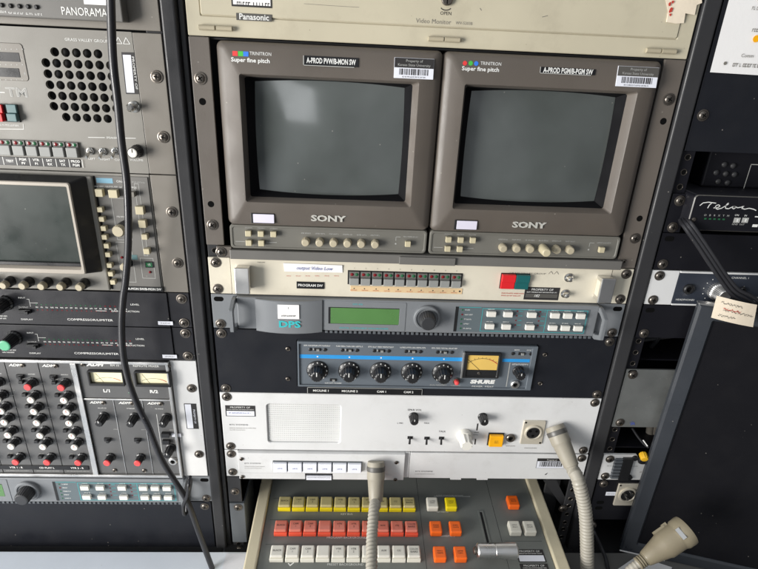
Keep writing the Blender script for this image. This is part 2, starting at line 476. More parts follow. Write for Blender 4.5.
def key_mesh(w, h, dep, m='btn', bev=0.6, neck=True):
    b = MB(m, 'plastic')
    b.box(-w / 2, w / 2, -h / 2, h / 2, -dep, -0.3 if not neck else -1.2, bev)
    if neck: b.box(-w / 2 + .6, w / 2 - .6, -h / 2 + .6, h / 2 - .6, -1.2, 0, 0, 1)
    return b.mesh('button')

def knob_mesh(r, h, m='plastic', flute=16, fd=0.10, skirt=0.0, pointer='print', taper=0.9, ang=-math.pi / 2):
    b = MB(m, pointer)
    if skirt: b.lathe(0, 0, [(skirt, 0), (skirt, -1.2), (skirt * .8, -2.2)], 28)
    b.lathe(0, 0, [(r, -0.2), (r, -h * .4), (r * (taper + .04), -h * .88), (r * taper * .94, -h * .97), (r * taper * .8, -h)], 48 if flute else 24, 0, flute, fd)
    if pointer:
        c, s_ = math.cos(ang), math.sin(ang); w = max(.35, r * .08)
        b.poly([(c * r * .25 - s_ * w, s_ * r * .25 + c * w), (c * r * .75 - s_ * w, s_ * r * .75 + c * w), (c * r * .75 + s_ * w, s_ * r * .75 - c * w), (c * r * .25 + s_ * w, s_ * r * .25 - c * w)], -h - 0.12, 1)
    return b.mesh('knob')

def toggle(parent, x, z, d=0.0, tilt=0.4):
    b = MB('nickel')
    b.lathe(x, z, [(4.0, d), (4.0, d - 1.6), (3.0, d - 2.0)], 6)
    b.lathe(x, z, [(2.6, d - 1.6), (2.4, d - 3.4)], 14)
    o = (x, z, d - 2.6)
    b.lathe(0, 0, [(1.0, 0), (1.4, 6), (1.7, 9), (1.2, 10)], 12, axis=(0, -math.sin(tilt), -math.cos(tilt)), org=o)
    return b.build('toggle_switch', parent)

def sticker(parent, x0, x1, z0, z1, d=-0.3, top='ink', kind='property', name='asset_sticker'):
    b = MB('paper_dim', 'ink', 'printdim')
    b.plate(x0, x1, z0, z1, d, 0.25, 0.6, 0.05)
    w, h = x1 - x0, z1 - z0
    return b, w, h

# ================================================================== the counter and the racks
c = MB('counter'); c.box(-900, 240, 430, 452, -420, -17, 1.0)
o = c.build('counter'); o['kind'] = 'structure'
c = MB('counter_dark'); c.box(240.5, 1150, 430, 452, -420, -17, 1.0)  # right part of the counter, given a darker grey than the left
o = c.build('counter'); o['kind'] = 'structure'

def rack(x0, x1, label, post_mat='rail'):
    t = thing('equipment_rack', label, 'rack', (x0 + x1) / 2, 452, 20, 'bolted equipment racks')
    for side, (a, b) in enumerate(((x0, x0 + 15.5), (x1 - 15.5, x1))):
        s = MB(post_mat, 'screw_dark', 'screw')
        s.box(a + .3, b - .3, -420, 452, 3.3, 6.0, .5)
        for k in range(-9, 10):
            for f in (6.35, 22.225, 38.1):
                z = k * U + f; x = a + (8.0 if side == 0 else 7.5)
                s.lathe(x, z, [(3.0, 3.25), (3.0, 5.5)], 12, 1); s.lathe(x, z, [(3.6, 3.28), (3.4, 2.9), (2.9, 2.9), (2.7, 3.2)], 14, 2, cap=False)
        s.build('mounting_rail', t)
    s = MB('void'); s.box(x0 - 10, x1 + 10, -420, 452, 330, 334); s.build('back_panel', t)
    s = MB('void'); s.box(x0 - 10, x1 + 10, 440, 446, -16.8, 329.8); s.build('base_plate', t)
    for a in (x0 - 10.6, x1 + 7.6):
        s = MB('void'); s.box(a, a + 3, -420, 452, 8, 329.5); s.build('side_panel', t)
    return t

R_left = rack(-506.6, -24.0, 'left black equipment rack holding grey and black audio units')
R_mid = rack(0.0, 482.6, 'middle equipment rack holding the two picture monitors')
R_right = rack(503.6, 986.2, 'right black equipment rack holding mostly black panels', 'black_r')
for par, a, b in ((R_left, -22.6, -3.0), (R_mid, 484.6, 502.0)):
    s = MB('rail')
    s.box(a, b - 5.5 if par is R_left else b, -420, 452, -2.5, 30, 2.2, 0, 3)
    if par is R_left: s.box(b - 5.0, b, -420, 452, 4.0, 30, 1.0)
    s.build('corner_post', par)

# ================================================================== beige monitor door at the top of the middle rack
t = thing('hinged_panel', 'wide beige hinged door panel above the two picture monitors', 'panel', 241, -222)
s = MB('beige')
s.openplate((0.4, 482.2, -420, -221.4), (13.2, 467.6, -410, -238.5), 0, 3, 1.0, 1.0, .6)
s.box(12.5, 468.4, -410.5, -238, 1.2, 3)
s.build('faceplate', t)
s = MB('beige'); s.plate(13.8, 467.0, -409, -239.2, -1.2, 2.3, 2.0, .8); door = s.build('door', t)
def hinge(a, b, ang=0):
    s = MB('knob_beige')
    xm = (a[0] + b[0]) / 2; z = (a[1] + b[1]) / 2
    for p, q_ in ((a[0], xm - .4), (xm + .4, b[0])):
        s.lathe(0, 0, [(0.6, 0), (2.3, .4), (2.3, q_ - p - .4), (0.6, q_ - p)], 14, axis=(1, 0, 0), org=(p, z, -2.6))
    s.lathe(0, 0, [(1.2, 0), (0.3, 2.6)], 10, axis=(1, 0, 0), org=(b[0], z, -2.6))
    s.build('hinge', t)
hinge((11.5, -228.2), (42.6, -228.7))
hinge((225.8, -227.8), (256.6, -228.9))
hinge((438.1, -227.3), (468.2, -227.7))
s = MB('badge', 'print')
a = (46.4, -242.1); b = (79.1, -236.1)
s.plate(a[0], b[0], a[1], b[1], -1.8, 0.5, .4, .1)
s.text('Panasonic', (a[0] + b[0]) / 2, (a[1] + b[1]) / 2, 4.9, -1.95, 1, bold=.12)
s.build('badge', t)
s = MB('ink', 'paper', 'inkgrey')
a = (42.7, -256.9); b = (79.5, -247.4)
s.plate(a[0], b[0], a[1], b[1], -1.7, 0.4, .4, .1)
s.rect(a[0] + 1.5, b[0] - 1.2, a[1] + 1.5, b[1] - 1.6, -1.85, 1)
s.marks(a[0] + 5, b[0] - 3, (a[1] + b[1]) / 2 + 2.5, 3.6, -1.95, 0, (4, 9))
s.build('label_sticker', t)
s = MB('inkgrey', 'ink')
p = (230.0, -243.2); s.text('Video Monitor', p[0], p[1], 3.9, -1.35, 0)
p = (259.1, -243.0); s.text('WV-5203B', p[0], p[1], 2.5, -1.35, 0)
p = (241.0, -250.5); s.text('OPEN', p[0], p[1], 2.9, -1.35, 1)
p = (240.6, -255.3)
for i in range(8):
    a0, a1 = math.radians(150 - i * 15), math.radians(150 - (i + 1) * 15)
    s.line((p[0] + 5.4 * math.cos(a0), p[1] - 1.5 + 3.6 * math.sin(a0)), (p[0] + 5.4 * math.cos(a1), p[1] - 1.5 + 3.6 * math.sin(a1)), .8, -1.35, 1)
s.build('lettering', t)
p = (240.9, -262.1)
s = MB('screw', 'screw_dark'); s.lathe(p[0], p[1], [(5.2, -1), (5.2, -4.2), (4.4, -5)], 24); s.rect(p[0] - .5, p[0] + .5, p[1] - 4, p[1] + 4, -5.1, 1)
s.build('latch_screw', t)
for pts, w in ((((108.9, -252.5), (133.1, -252.1), (159.9, -251.9)), .32), (((332.4, -251.7), (337.7, -253.2)), .6), (((272.6, -256.5), (274.3, -254.5)), .7)):
    s = MB('inkgrey')
    for p, q_ in zip(pts, pts[1:]): s.line(p, q_, w, -1.3)
    s.build('scratch', t)

o = MB('tape_cream', 'inkred')
pts = [(445.9, -273.4), (480.5, -275.0), (481.8, -270.4), (477.9, -268.6), (477.9, -260.1), (468.3, -261.1), (469.6, -252.8), (461.6, -252.0), (452.3, -252.9), (451.6, -262.1)]
o.loft([[(x, z, -1.4) for x, z in pts], [(x, z, -1.75 - .5 * (i % 3)) for i, (x, z) in enumerate(pts)]], False, True)
for (x, z, r) in ((*(451.3, -267.8), 1.6), (*(453.6, -262.8), 2.0), (*(454.0, -259.4), 1.2), (*(453.6, -270.0), 1.2)):
    o.poly([(x + r * math.cos(k) * random.uniform(.5, 1.2), z + r * 1.3 * math.sin(k) * random.uniform(.5, 1.2)) for k in [i * .7 for i in range(9)]], -2.85, 1)
tag(o.build('masking_tape'), 'torn cream tape scrap stuck on the right end of the beige door', 'tape')

# ================================================================== twin monitors and their mount
t = thing('monitor_mount', 'brown grey mounting frame carrying both picture monitors', 'mounting frame', 241, -2)
for a, b in ((0.4, 19.5), (460.8, 482.2)):
    s = MB('ear_brown', 'screw_dark'); s.box(a, b, -220.6, -14 if a < 9 else -.8, 0, 3, .6)
    x = 8.75 if a < 9 else 473.85
    for z in (-162.5, -59.5): s.lathe(x, z, [(3.4, .3), (3.4, -.06)], 18, 1)
    s.build('ear', t)
    for z in (-183.8, -36.7): screw(t, (x, z))
for a, b in ((0.4, 22.0),):
    s = MB('ear_brown'); s.box(a + 11, b + 6, -13.4, -1.0, -3, 2.5, .8); s.build('bracket', t)
screw(t, (16.5, -7.0), -3); small_screw(t, (467.5, -9.0), 0)
s = MB('grey_dark'); s.box(26.5, 463, -11.2, -.6, -7, 60, .8); s.build('shelf_lip', t)
a = (211.1, -10.8); b = (273.5, -2.4)
s = MB('grey_dark'); s.box(a[0], b[0], -9.8, -.9, -9.5, -7.2, .6); s.build('joining_strip', t)
s = MB('void'); s.box(19.7, 460.6, -220.5, -218.9, 4, 60); s.box(19.8, 460.5, -218, -12, 60, 62); s.build('back_panel', t)

def monitor(x0, label, spots, dots, tape, tape_c, stick, pulled):
    t = thing('picture_monitor', label, 'monitor', x0 + 108, -12, -3, 'twin picture tube monitors')
    X0, X1, Z0, Z1 = x0, x0 + 215.2, -218.4, -39.6
    ox0, ox1, oz0, oz1 = x0 + 21.4, x0 + 193, -190.2, -66
    s = MB('bezel')
    s.loft([rrect(X0, X1, Z0, Z1, 6, 58), rrect(X0, X1, Z0, Z1, 6, -1), rrect(X0 + .9, X1 - .9, Z0 + .9, Z1 - .3, 5.5, -3.8), rrect(X0 + 2.8, X1 - 2.8, Z0 + 2.4, Z1 - 1, 5, -6.2),
            rrect(X0 + 8, X1 - 8, Z0 + 6, Z1 - 5, 4, -8.4),
            rrect(ox0 - 1.2, ox1 + 1.2, oz0 - 1.2, oz1 + 1.2, 3, -11.2), rrect(ox0, ox1, oz0, oz1, 2.5, -11.3),
            rrect(ox0 + .6, ox1 - .6, oz0 + .6, oz1 - .6, 2.2, -10.6), rrect(ox0 + 3.2, ox1 - 5.2, oz0 + 3.0, oz1 - 3.6, 2.2, -1.0)])
    bz = s.build('bezel', t)
    s = MB('mask_black')
    gx0, gx1, gz0, gz1 = ox0 + 11, ox1 - 12.0, oz0 + 7.0, oz1 - 9.0
    n = 5
    def bow(lp, k):
        cx, cz = (gx0 + gx1) / 2, (gz0 + gz1) / 2
        hx, hz = (gx1 - gx0) / 2, (gz1 - gz0) / 2
        return [(x + (k * .35) * (1 if x > cx else -1) * (1 - ((z - cz) / hz) ** 2), z + k * (1 if z > cz else -1) * (1 - min(1, ((x - cx) / hx) ** 2)), d) for x, z, d in lp]
    def dense(x0_, x1_, z0_, z1_, d, k):
        P = []
        for i in range(24): P.append((x0_ + (x1_ - x0_) * i / 24, z0_, d))
        for i in range(24): P.append((x1_, z0_ + (z1_ - z0_) * i / 24, d))
        for i in range(24): P.append((x1_ - (x1_ - x0_) * i / 24, z1_, d))
        for i in range(24): P.append((x0_, z1_ - (z1_ - z0_) * i / 24, d))
        return bow(P, k)
    s.loft([dense(ox0 + 3.1, ox1 - 5.1, oz0 + 2.9, oz1 - 3.5, -1.0, 0), dense(gx0, gx1, gz0, gz1, 7.0, 3.0), dense(gx0 + .5, gx1 - .5, gz0 + .5, gz1 - .5, 11.0, 3.0)])
    s.build('inner_frame', t)
    s = MB('glass')
    G = []
    for i in range(25):
        row = []
        for j in range(33):
            u_, v_ = j / 16 - 1, i / 12 - 1
            row.append(s._v(((gx0 + gx1) / 2 + u_ * (gx1 - gx0 + 8) / 2, (gz0 + gz1) / 2 + v_ * (gz1 - gz0 + 8) / 2, 9.5 - 5.0 * (1 - u_ * u_ * .75) * (1 - v_ * v_ * .55))))
        G.append(row)
    for i in range(24):
        for j in range(32):
            f = s.bm.faces.new((G[i][j], G[i][j + 1], G[i + 1][j + 1], G[i + 1][j])); f.smooth = True
    s.build('picture_tube', t)
    # control strip below
    s = MB('bezel_low', 'bezel')
    s.loft([rrect(X0 + 1, X1 - 1, Z1 + .2, -12.2, 4, 50), rrect(X0 + 1, X1 - 1, Z1 + .2, -12.2, 4, -3), rrect(X0 + 2, X1 - 2, Z1 + .8, -13.2, 4, -4.4),
            rrect(X0 + 3.6, X1 - 3.6, Z1 + 2.6, -14.6, 3, -4.4), rrect(X0 + 4.2, X1 - 4.2, Z1 + 3.2, -15.2, 3, -3.6)], True, True)
    cp = s.build('control_panel', t)
    km = key_mesh(6.2, 6.2, 5.5, 'btn', .5)
    for p in spots['sq']: put_at('button', km, t, x0 + p[0], p[1], -3.6)
    kn = knob_mesh(4.6, 8, 'knob_beige', 20, .08, 0, None); kp = knob_mesh(5.2, 17, 'btn', 0, 0, 0, None)
    for i, p in enumerate(spots['knob']):
        put_at('knob', kp if i == pulled else kn, t, x0 + p[0], p[1], -3.6)
    s = MB('printdim')
    for p in spots['knob']: s.marks(x0 + p[0] - 5, x0 + p[0] + 5, p[1] - 8.6, 1.3, -3.75)
    for p in spots['sq'][:3]: s.marks(x0 + p[0] - 4, x0 + p[0] + 4, p[1] - 5.2, 1.1, -3.75)
    for p in spots['sq'][3:5]: s.marks(x0 + p[0] - 4, x0 + p[0] + 4, p[1] + 5.2, 1.1, -3.75)
    q_ = spots['sq'][3]; s.line((x0 + q_[0] - 15, q_[1]), (x0 + q_[0] - 5, q_[1]), .5, -3.75)
    q_ = spots['sq'][4]; s.line((x0 + q_[0] + 5, q_[1]), (x0 + q_[0] + 16, q_[1]), .5, -3.75)
    q_ = spots['sq'][5]
    s.marks(q_[0] + x0 - 5, q_[0] + x0 + 11, q_[1] - 7, 1.2, -3.75)
    s.line((x0 + q_[0] - 13, q_[1] - 6.5), (x0 + q_[0] - 13, q_[1] - 2), .5, -3.75); s.line((x0 + q_[0] - 13, q_[1] - 6.5), (x0 + q_[0] - 8, q_[1] - 6.5), .5, -3.75)
    s.disc(x0 + q_[0] - 13, q_[1] + 1.5, .9, -3.75)
    s.build('control_print', t)
    s = MB('plastic', 'lav'); lx = x0 + 25.6
    s.box(lx, lx + 24.5, -54.2, -43.2, -10.6, -6.5, .3); s.plate(lx + 2.4, lx + 24.2, -53.4, -44.0, -11.0, .4, .4, .1, 1)
    s.build('tally_window', t)
    # the top band of the bezel leans outwards towards the tube: shear what is printed on it onto that face
    kt = 2.8 / (oz0 - 1.2 - Z0 - 6.0)
    SH = Matrix(((1, 0, 0, 0), (0, 1, kt, -.0084 - kt * (430.0 - Z0 - 6.0) / 1000), (0, 0, 1, 0), (0, 0, 0, 1)))
    s = MB('silver'); s.text('SONY', x0 + 106.5, -50.6, 6.2, -9.9, 0, w=37, bold=.3, ext=.6); s.build('name_badge', t)
    s = MB('print', 'dotred', 'dotgreen', 'dotblue'); s.xf = SH
    for i, p in enumerate(dots):
        if i < 3:
            s.disc(p[0], p[1], 2.1, -.25, i + 1, 20) if tape_c else s.rect(p[0] - 2.4, p[0] + 2.4, p[1] - 2.1, p[1] + 2.1, -.25, i + 1)
    p = dots[3]; s.text('TRINITRON', p[0] + 1.5, p[1], 3.0, -.25, 0, w=20)
    p = dots[4]; s.text('Super fine pitch', p[0], p[1], 3.6, -.25, 0, w=36, bold=.12)
    s.build('brand_print', t)
    s = MB('tape_black', 'print', 'printdim'); s.xf = SH
    (a, b), txt = tape
    s.box(a[0], b[0], a[1], b[1], -.9, .2, .2)
    s.text(txt, (a[0] + b[0]) / 2, (a[1] + b[1]) / 2 + .2, 4.6, -1.1, 1, w=b[0] - a[0] - 5, bold=.18)
    s.rect(a[0] - .7, a[0], a[1], b[1], -.8, 2); s.rect(a[0], b[0] - 4, b[1], b[1] + .6, -.8, 2)
    s.build('label_tape', t)
    a, b = stick
    s = MB('paper_dim', 'badge' if tape_c else 'ink', 'printdim', 'ink'); s.xf = SH
    zm = a[1] + (b[1] - a[1]) * .48
    s.box(a[0], b[0], a[1], b[1], -.7, .6, .1)
    s.rect(a[0] + .2, b[0] - .2, a[1] + .2, zm, -.85, 1)
    s.text('Property of', (a[0] + b[0]) / 2, a[1] + (zm - a[1]) * .3, 2.3, -1.0, 2, w=16)
    s.text('Kansas State University', (a[0] + b[0]) / 2, a[1] + (zm - a[1]) * .72, 2.2, -1.0, 2, w=31)
    x = a[0] + 5
    while x < b[0] - 5:
        w = random.choice((.5, .5, .9, 1.3)); s.rect(x, min(b[0] - 4, x + w), zm + .8, b[1] - 3.2, -.85, 3); x += w + random.choice((.5, .7, 1.0))
    s.marks(a[0] + 8, b[0] - 8, b[1] - 1.5, 1.1, -.85, 3, (1, 3))
    s.build('asset_sticker', t)
    return t
sp = {}
K = level((108.8, -23.7), (183.8, -22.7), 6)
sp['sq'] = [(x - 26.4, z) for x, z in level((47.8, -31.1), (74.5, -30.5), 3)] + [(x - 26.4, z) for x, z in level((47.8, -20.3), (61.2, -20.1), 2)] + [tuple(Vector((219.5, -24.4)) - Vector((26.4, 0)))]
sp['knob'] = [(x - 26.4, z) for x, z in K]
monitor(26.4, 'left picture tube monitor, black tape label reading PVW, gold square dots', sp,
        [(45.0, -207.5), (50.1, -207.5), (55.0, -207.5), (67.2, -208.1), (59.2, -202.1)], 
        (((109.1, -208.6), (160.6, -200.5)), 'A-PROD PVW/B-MON SW'), False, ((194.6, -210.8), (232.5, -192.6)), -1)
monitor(242.2, 'right picture tube monitor, black tape label reading PGM, one knob pulled out', sp,
        [(262.1, -208.5), (267.7, -208.7), (273.0, -208.7), (285.8, -209.0), (277.7, -203.8)],
        (((335.8, -208.5), (389.7, -203.2)), 'A-PROD PGM/B-PGM SW'), True, ((411.5, -212.7), (452.1, -194.3)), 3)

# ================================================================== patch router, one unit
t = thing('video_router', 'cream one-unit router panel with ten grey keys below the monitors', 'router', 241, 44)
s = MB('cream'); s.box(.4, 24.5, .5, 44, 0, 3, .5); s.box(25.0, 457, .5, 44, -.6, 3, .5); s.box(457.5, 482.2, .5, 44, 0, 3, .5); s.build('faceplate', t)
ear_screws(t, 0, 1, (8.75, 473.85))
for x0, x1, m in ((31.5, 47.5, 'alum'), (440.0, 456.5, 'alum')):
    s = MB(m, 'cream')
    s.box(x0, x1, 7.0, 37.5, -15, -11.5, 1.0); s.box(x0 + .8, x1 - .8, 8.5, 13.0, -11.6, -.6, .4); s.box(x0 + .8, x1 - .8, 32, 36.2, -11.6, -.6, .4)
    s.box(x0 + 1.2, x1 - 1.2, 13, 32, -10.8, -.7, .3, 1)
    s.build('handle', t)
a = (84.1, 4.5); b = (148.5, 14.0)
s = MB('paper', 'inkblue'); s.loft([[(a[0] - 1, a[1], -1.0), (b[0], a[1] + .5, -1.0), (b[0] + .5, b[1], -1.0), (a[0], b[1] + .3, -1.0)], [(a[0] - 1, a[1], -1.4), (b[0], a[1] + .5, -2.0), (b[0] + .5, b[1], -1.3), (a[0], b[1] + .3, -1.5)]], False, True)
s.text('output Video Low', (a[0] + b[0]) / 2 + 1, (a[1] + b[1]) / 2 + .4, 4.0, -2.1, 1, sx=.95, shear=.25)
s.build('paper_label', t)
a = (97.4, 26.4); b = (128.4, 34.7)
s = MB('tape_black', 'print'); s.box(a[0], b[0], a[1], b[1], -1.6, -.5, .2); s.text('PROGRAM SW', (a[0] + b[0]) / 2, (a[1] + b[1]) / 2, 3.0, -1.75, 1, bold=.06); s.build('label_tape', t)
ks = level((162.2, 20.6), (277.7, 18.4), 10)
zk = ks[0][1]
s = MB('plastic'); s.box(ks[0][0] - 7.4, ks[-1][0] + 7.4, zk - 8.6, zk + 8.6, -1.0, -.5, .2); s.build('key_well', t)
kb = MB('grey_dark'); kb.box(-5.6, 5.6, -7.6, 7.6, -3.0, -.9, .4); kb = kb.mesh('key_base')
kc = MB('btn_grey'); kc.box(-5.3, 5.3, -.8, 7.4, -6.4, -2.9, .6); kc = kc.mesh('key_cap')
lr = MB('led_red', 'print'); lr.lathe(0, 0, [(1.9, 0), (1.7, -.5), (.4, -.9)], 14); lr = lr.mesh('lamp')
lg = MB('led_green', 'print'); lg.lathe(0, 0, [(1.9, 0), (1.7, -.5), (.4, -.9)], 14); lg = lg.mesh('lamp')
for p in ks:
    k = put_at('button', kb, t, p[0], zk)
    put_at('key_cap', kc, k, p[0], zk); put_at('lamp', lr, k, p[0] - 2.6, zk - 4.4, -3.0); put_at('lamp', lg, k, p[0] + 2.6, zk - 4.4, -3.0)
a = (158.3, 33.8); b = (286.6, 39.5)
s = MB('tapestrip', 'ink', 'inkred'); s.box(a[0], b[0], zk + 10.2, zk + 17.2, -1.1, -.5, .15)
for i, p in enumerate(ks): s.disc(p[0] + random.uniform(-1, 1), zk + 13.5, .7, -1.25, 1); s.marks(p[0] - 4, p[0] + 3, zk + 15.5, .9, -1.25, 2)
s.disc(b[0] - 3, zk + 13.6, 1.1, -1.25, 1)
s.build('designation_strip', t)
s = MB('inkgrey', 'inkred')
for p in ((86.2, 20.4), (96.8, 20.1), (107.5, 19.8), (118.1, 19.4), (128.8, 19.1), (139.5, 18.8)): s.marks(p[0], p[0] + 5, p[1] - .5, .9, -.85, 1)
for p in ks: s.text(str((ks.index(p) + 1) % 10), p[0], zk - 11.2, 1.6, -.85, 0)
p = (338.0, 8.9); s.text('GRASS VALLEY GROUP', p[0], p[1], 1.9, -.85, 0, 'LEFT', w=42)
p = (383.3, 7.2)
for k in (0, 6.5): s.line((p[0] + k, p[1] + 1.6), (p[0] + k + 2.6, p[1] - 1.9), .5, -.85); s.line((p[0] + k + 2.6, p[1] - 1.9), (p[0] + k + 5.2, p[1] + 1.6), .5, -.85)
p = (332.5, 33.1); s.marks(p[0], p[0] + 26, p[1] + 1, 1.3, -.85, 1); s.marks(p[0], p[0] + 22, p[1] + 4, 1.3, -.85, 1)
p = (71.6, 7.6); s.marks(p[0] - 17, p[0] - 9, 4.5, 1.0, -.85, 0)
s.build('lettering', t)
a = (329.5, 9.7); b = (361.5, 28.5); xm = (345.4, 17.7)[0]
s = MB('plastic'); s.box(a[0] - .8, b[0] + .8, a[1] - .8, b[1] - .3, -1.2, -.5, .2); s.build('key_well', t)
for x0, x1, m in ((a[0], xm - .2, 'red'), (xm + .2, b[0], 'teal')):
    s = MB(m); s.box(x0, x1, a[1], a[1] + 8.6, -6.0, -1.0, .5); s.box(x0, x1, a[1] + 8.7, b[1] - 1.0, -4.2, -1.0, .5); s.build('rocker_key', t)
a = (359.2, 25.5); b = (400.0, 41.4)
s = MB('ink', 'print', 'badge'); s.box(a[0], b[0], a[1], min(b[1], 43), -.95, -.5, .1)
s.text('PROPERTY OF', (a[0] + b[0]) / 2, a[1] + 3, 2.6, -1.1, 1, sx=1.1); s.marks(a[0] + 2.5, b[0] - 3, a[1] + 6.2, 1.2, -1.1, 1)
s.rect(a[0] + 1.5, b[0] - 1.5, a[1] + 8.2, a[1] + 13.2, -1.08, 2); s.text('182', (a[0] + b[0]) / 2 - 6, a[1] + 10.8, 3.2, -1.2, 1, shear=.3)
s.build('asset_sticker', t)
for p in ((407.2, 12.4), (406.7, 32.5)):
    s = MB('nickel'); s.lathe(p[0], p[1], [(5.2, -.6), (5.2, -1.6), (3.2, -2.4), (2.8, -8), (1.2, -9)], 24); s.build('thumb_screw', t)

# ================================================================== frame synchroniser, built twice
def synchroniser(x0, u0, label, cover, grp='blue grey frame synchronisers'):
    z0 = u0 * U
    t = thing('frame_synchroniser', label, 'video unit', x0 + 241, z0 + 44, 0, grp)
    def tx(s): return x0 + s
    F_ = -6.0
    s = MB('dps'); s.box(tx(.4), tx(30), z0 + .5, z0 + 43.6, 0, 3, .5); s.box(tx(449.6), tx(482.2), z0 + .5, z0 + 43.6, 0, 3, .5)
    s.box(tx(30), tx(449), z0 + .7, z0 + 40.9, F_, 40, 1.2); s.build('faceplate', t)
    s = MB('dps_dark', 'void')
    x = tx(130)
    while x < tx(446):
        s.box(x, x + 3.1, z0 + 41.0, z0 + 44.2, F_, 20, .3); x += 5.6
    s.box(tx(129.5), tx(447), z0 + 41.05, z0 + 43.4, F_ + 2.5, 34, 0, 1)
    s.build('vent_comb', t)
    for side in (0, 1):
        hx = tx(25.0) if side == 0 else tx(448.5)
        s = MB('dps')
        out = [(2.0, 3), (2.0, -9), (9.5, -24), (36, -24), (43.0, -9), (43.0, 3)]
        inn = [(9.0, -1), (9.0, -9.5), (13, -18), (32.5, -18), (36.5, -9.5), (36.5, -1)]
        hw = 4.4
        s.loft([[(hx, z0 + z, d) for z, d in out], [(hx + hw, z0 + z, d) for z, d in out], [(hx + hw, z0 + z, d) for z, d in inn], [(hx, z0 + z, d) for z, d in inn], [(hx, z0 + z, d) for z, d in out]])
        bmesh.ops.remove_doubles(s.bm, verts=s.bm.verts[:], dist=1e-6)
        bmesh.ops.bevel(s.bm, geom=s.bm.edges[:], offset=.0005, segments=2, affect='EDGES')
        for f in s.bm.faces: f.smooth = False
        s.build('handle', t)
    for x in (8.75, 473.85):
        s = MB('screw_dark'); s.loft([rrect(tx(x) - 5.5, tx(x) + 5.5, z0 + 3.6, z0 + 9.4, 2.8, -.1), rrect(tx(x) - 5, tx(x) + 5, z0 + 4.0, z0 + 9.0, 2.6, -.12)], False, True); s.build('screw_slot', t)
        screw(t, (tx(x), z0 + U - 6.35))
    if cover:
        a, b = tx(51.2), tx(126.6)
        s = MB('dps')
        rows = []
        for i in range(21):
            k = i / 20 * 2 - 1; dd = F_ - 2.0 - 6.0 * (1 - k * k); x = a + (b - a) * i / 20
            rows.append([(x, z0 + 1.4, 0), (x, z0 + 1.4, dd + .8), (x, z0 + 2.2, dd), (x, z0 + 41.4, dd), (x, z0 + 42.4, dd + .8), (x, z0 + 42.4, 0)])
        s.loft(rows, True, True, 0, False)
        cv = s.build('front_cover', t)
        s = MB('cyan'); p = (90.0, 74.4); s.text('DPS', p[0], p[1], 7.8, -14.3, 0, sx=1.3, bold=.4); s.build('lettering', cv)
        p = (77.2, 49.5); q_ = (101.2, 67.1)
        s = MB('paper', 'ink'); s.box(p[0], q_[0], p[1], q_[1], -14.4, -11, .1); s.text('1', (p[0] + q_[0]) / 2, p[1] + 4, 2.6, -14.6, 1); s.marks(p[0] + 4, q_[0] - 4, q_[1] - 4, 1.8, -14.6, 1, (6, 9)); s.build('paper_label', cv)
    s = MB('dps', 'cyan')
    s.openplate((tx(129), tx(223), z0 + 2.4, z0 + 40.0), (tx(134), tx(215.4), z0 + 10.2, z0 + 31.4), F_ - .5, .5, 1.5, .8, .3, F_ + 1.5)
    s.text('DPS 470', tx(167), z0 + 6.0, 1.9, F_ - .65, 1, sx=1.2)
    s.text('DIGITAL COMPONENT SYNCHRONIZER', tx(175), z0 + 36.6, 1.9, F_ - .65, 1, sx=1.16)
    s.build('display_surround', t)
    s = MB('plastic'); s.box(tx(133.5), tx(216), z0 + 10, z0 + 31.6, F_ - .15, F_ + 1, 0); s.build('display_frame', t)
    s = MB('lcd'); s.box(tx(136.2), tx(215.2), z0 + 11.0, z0 + 31.0, F_ - .4, F_ - .2, .05); s.build('display', t)
    kx, kz = tx(247.4), z0 + 20.2
    s = MB('dps'); s.lathe(kx, kz, [(15.5, F_), (15.5, F_ - 3.5), (14.6, F_ - 4.6), (12.8, F_ - 4.6), (11.8, F_ - 3.0), (8, F_ - 2.4)], 40, cap=False); s.build('knob_ring', t)
    s = MB('knob_grey', 'knob_grey'); s.lathe(kx, kz, [(9.8, F_ - 2), (10.0, F_ - 7), (9.2, F_ - 16), (8.4, F_ - 17.6), (7.4, F_ - 17.9)], 64, 0, 22, .06); s.disc(kx, kz, 6.8, F_ - 18.1, 1, 28); s.build('knob', t)
    a, b = tx(280), tx(438.5)
    s = MB('keypad', 'cyan', 'print', 'plastic', 'led_red', 'led_green')
    s.box(a, b, z0 + 5.6, z0 + 38.2, F_ - .35, F_ + .1, .1)
    q_ = F_ - .5
    s.rect(a, a + 3.6, z0 + 5.8, z0 + 38.0, q_, 3)
    for i in range(5):
        z = z0 + 9.6 + i * 6; s.disc(a + 8.4, z, 1.1, q_ - .05, 4 if i == 1 else 5, 10); s.marks(a + 11.5, a + 11.5 + random.uniform(5, 10), z, 1.4, q_, 2)
    s.rect(a + 4, a + 30, z0 + 5.9, z0 + 6.4, q_, 1)
    s.frame(tx(311.5), tx(436), z0 + 7, z0 + 36.8, .5, q_, 1)
    s.rect(tx(387.5), tx(388), z0 + 7.5, z0 + 36.3, q_, 1)
    cols = [tx(v) for v in (321.7, 341.3, 369.3, 396.7, 411.8, 427.1)]
    rows_ = (z0 + 12.9, z0 + 29.0)
    for x in cols:
        for z in rows_: s.marks(x - 4, x + 3.5, z - 4.9, 1.1, q_, 2)
    for x in (tx(352.5), tx(379.5)):
        for i in range(4):
            z = z0 + 9.6 + i * 6; s.disc(x, z, .9, q_ - .05, 4, 10); s.marks(x + 2, x + 7, z, 1.1, q_, 1)
    s.build('keypad', t)
    kw = key_mesh(10.6, 6.4, 4.2, 'btn_white', .5, False)
    for x in cols:
        for z in rows_: put_at('button', kw, t, x, z, F_ - .4)
    return t
synchroniser(0, 1, 'blue grey one-unit synchroniser with curved cover in the middle rack', True)

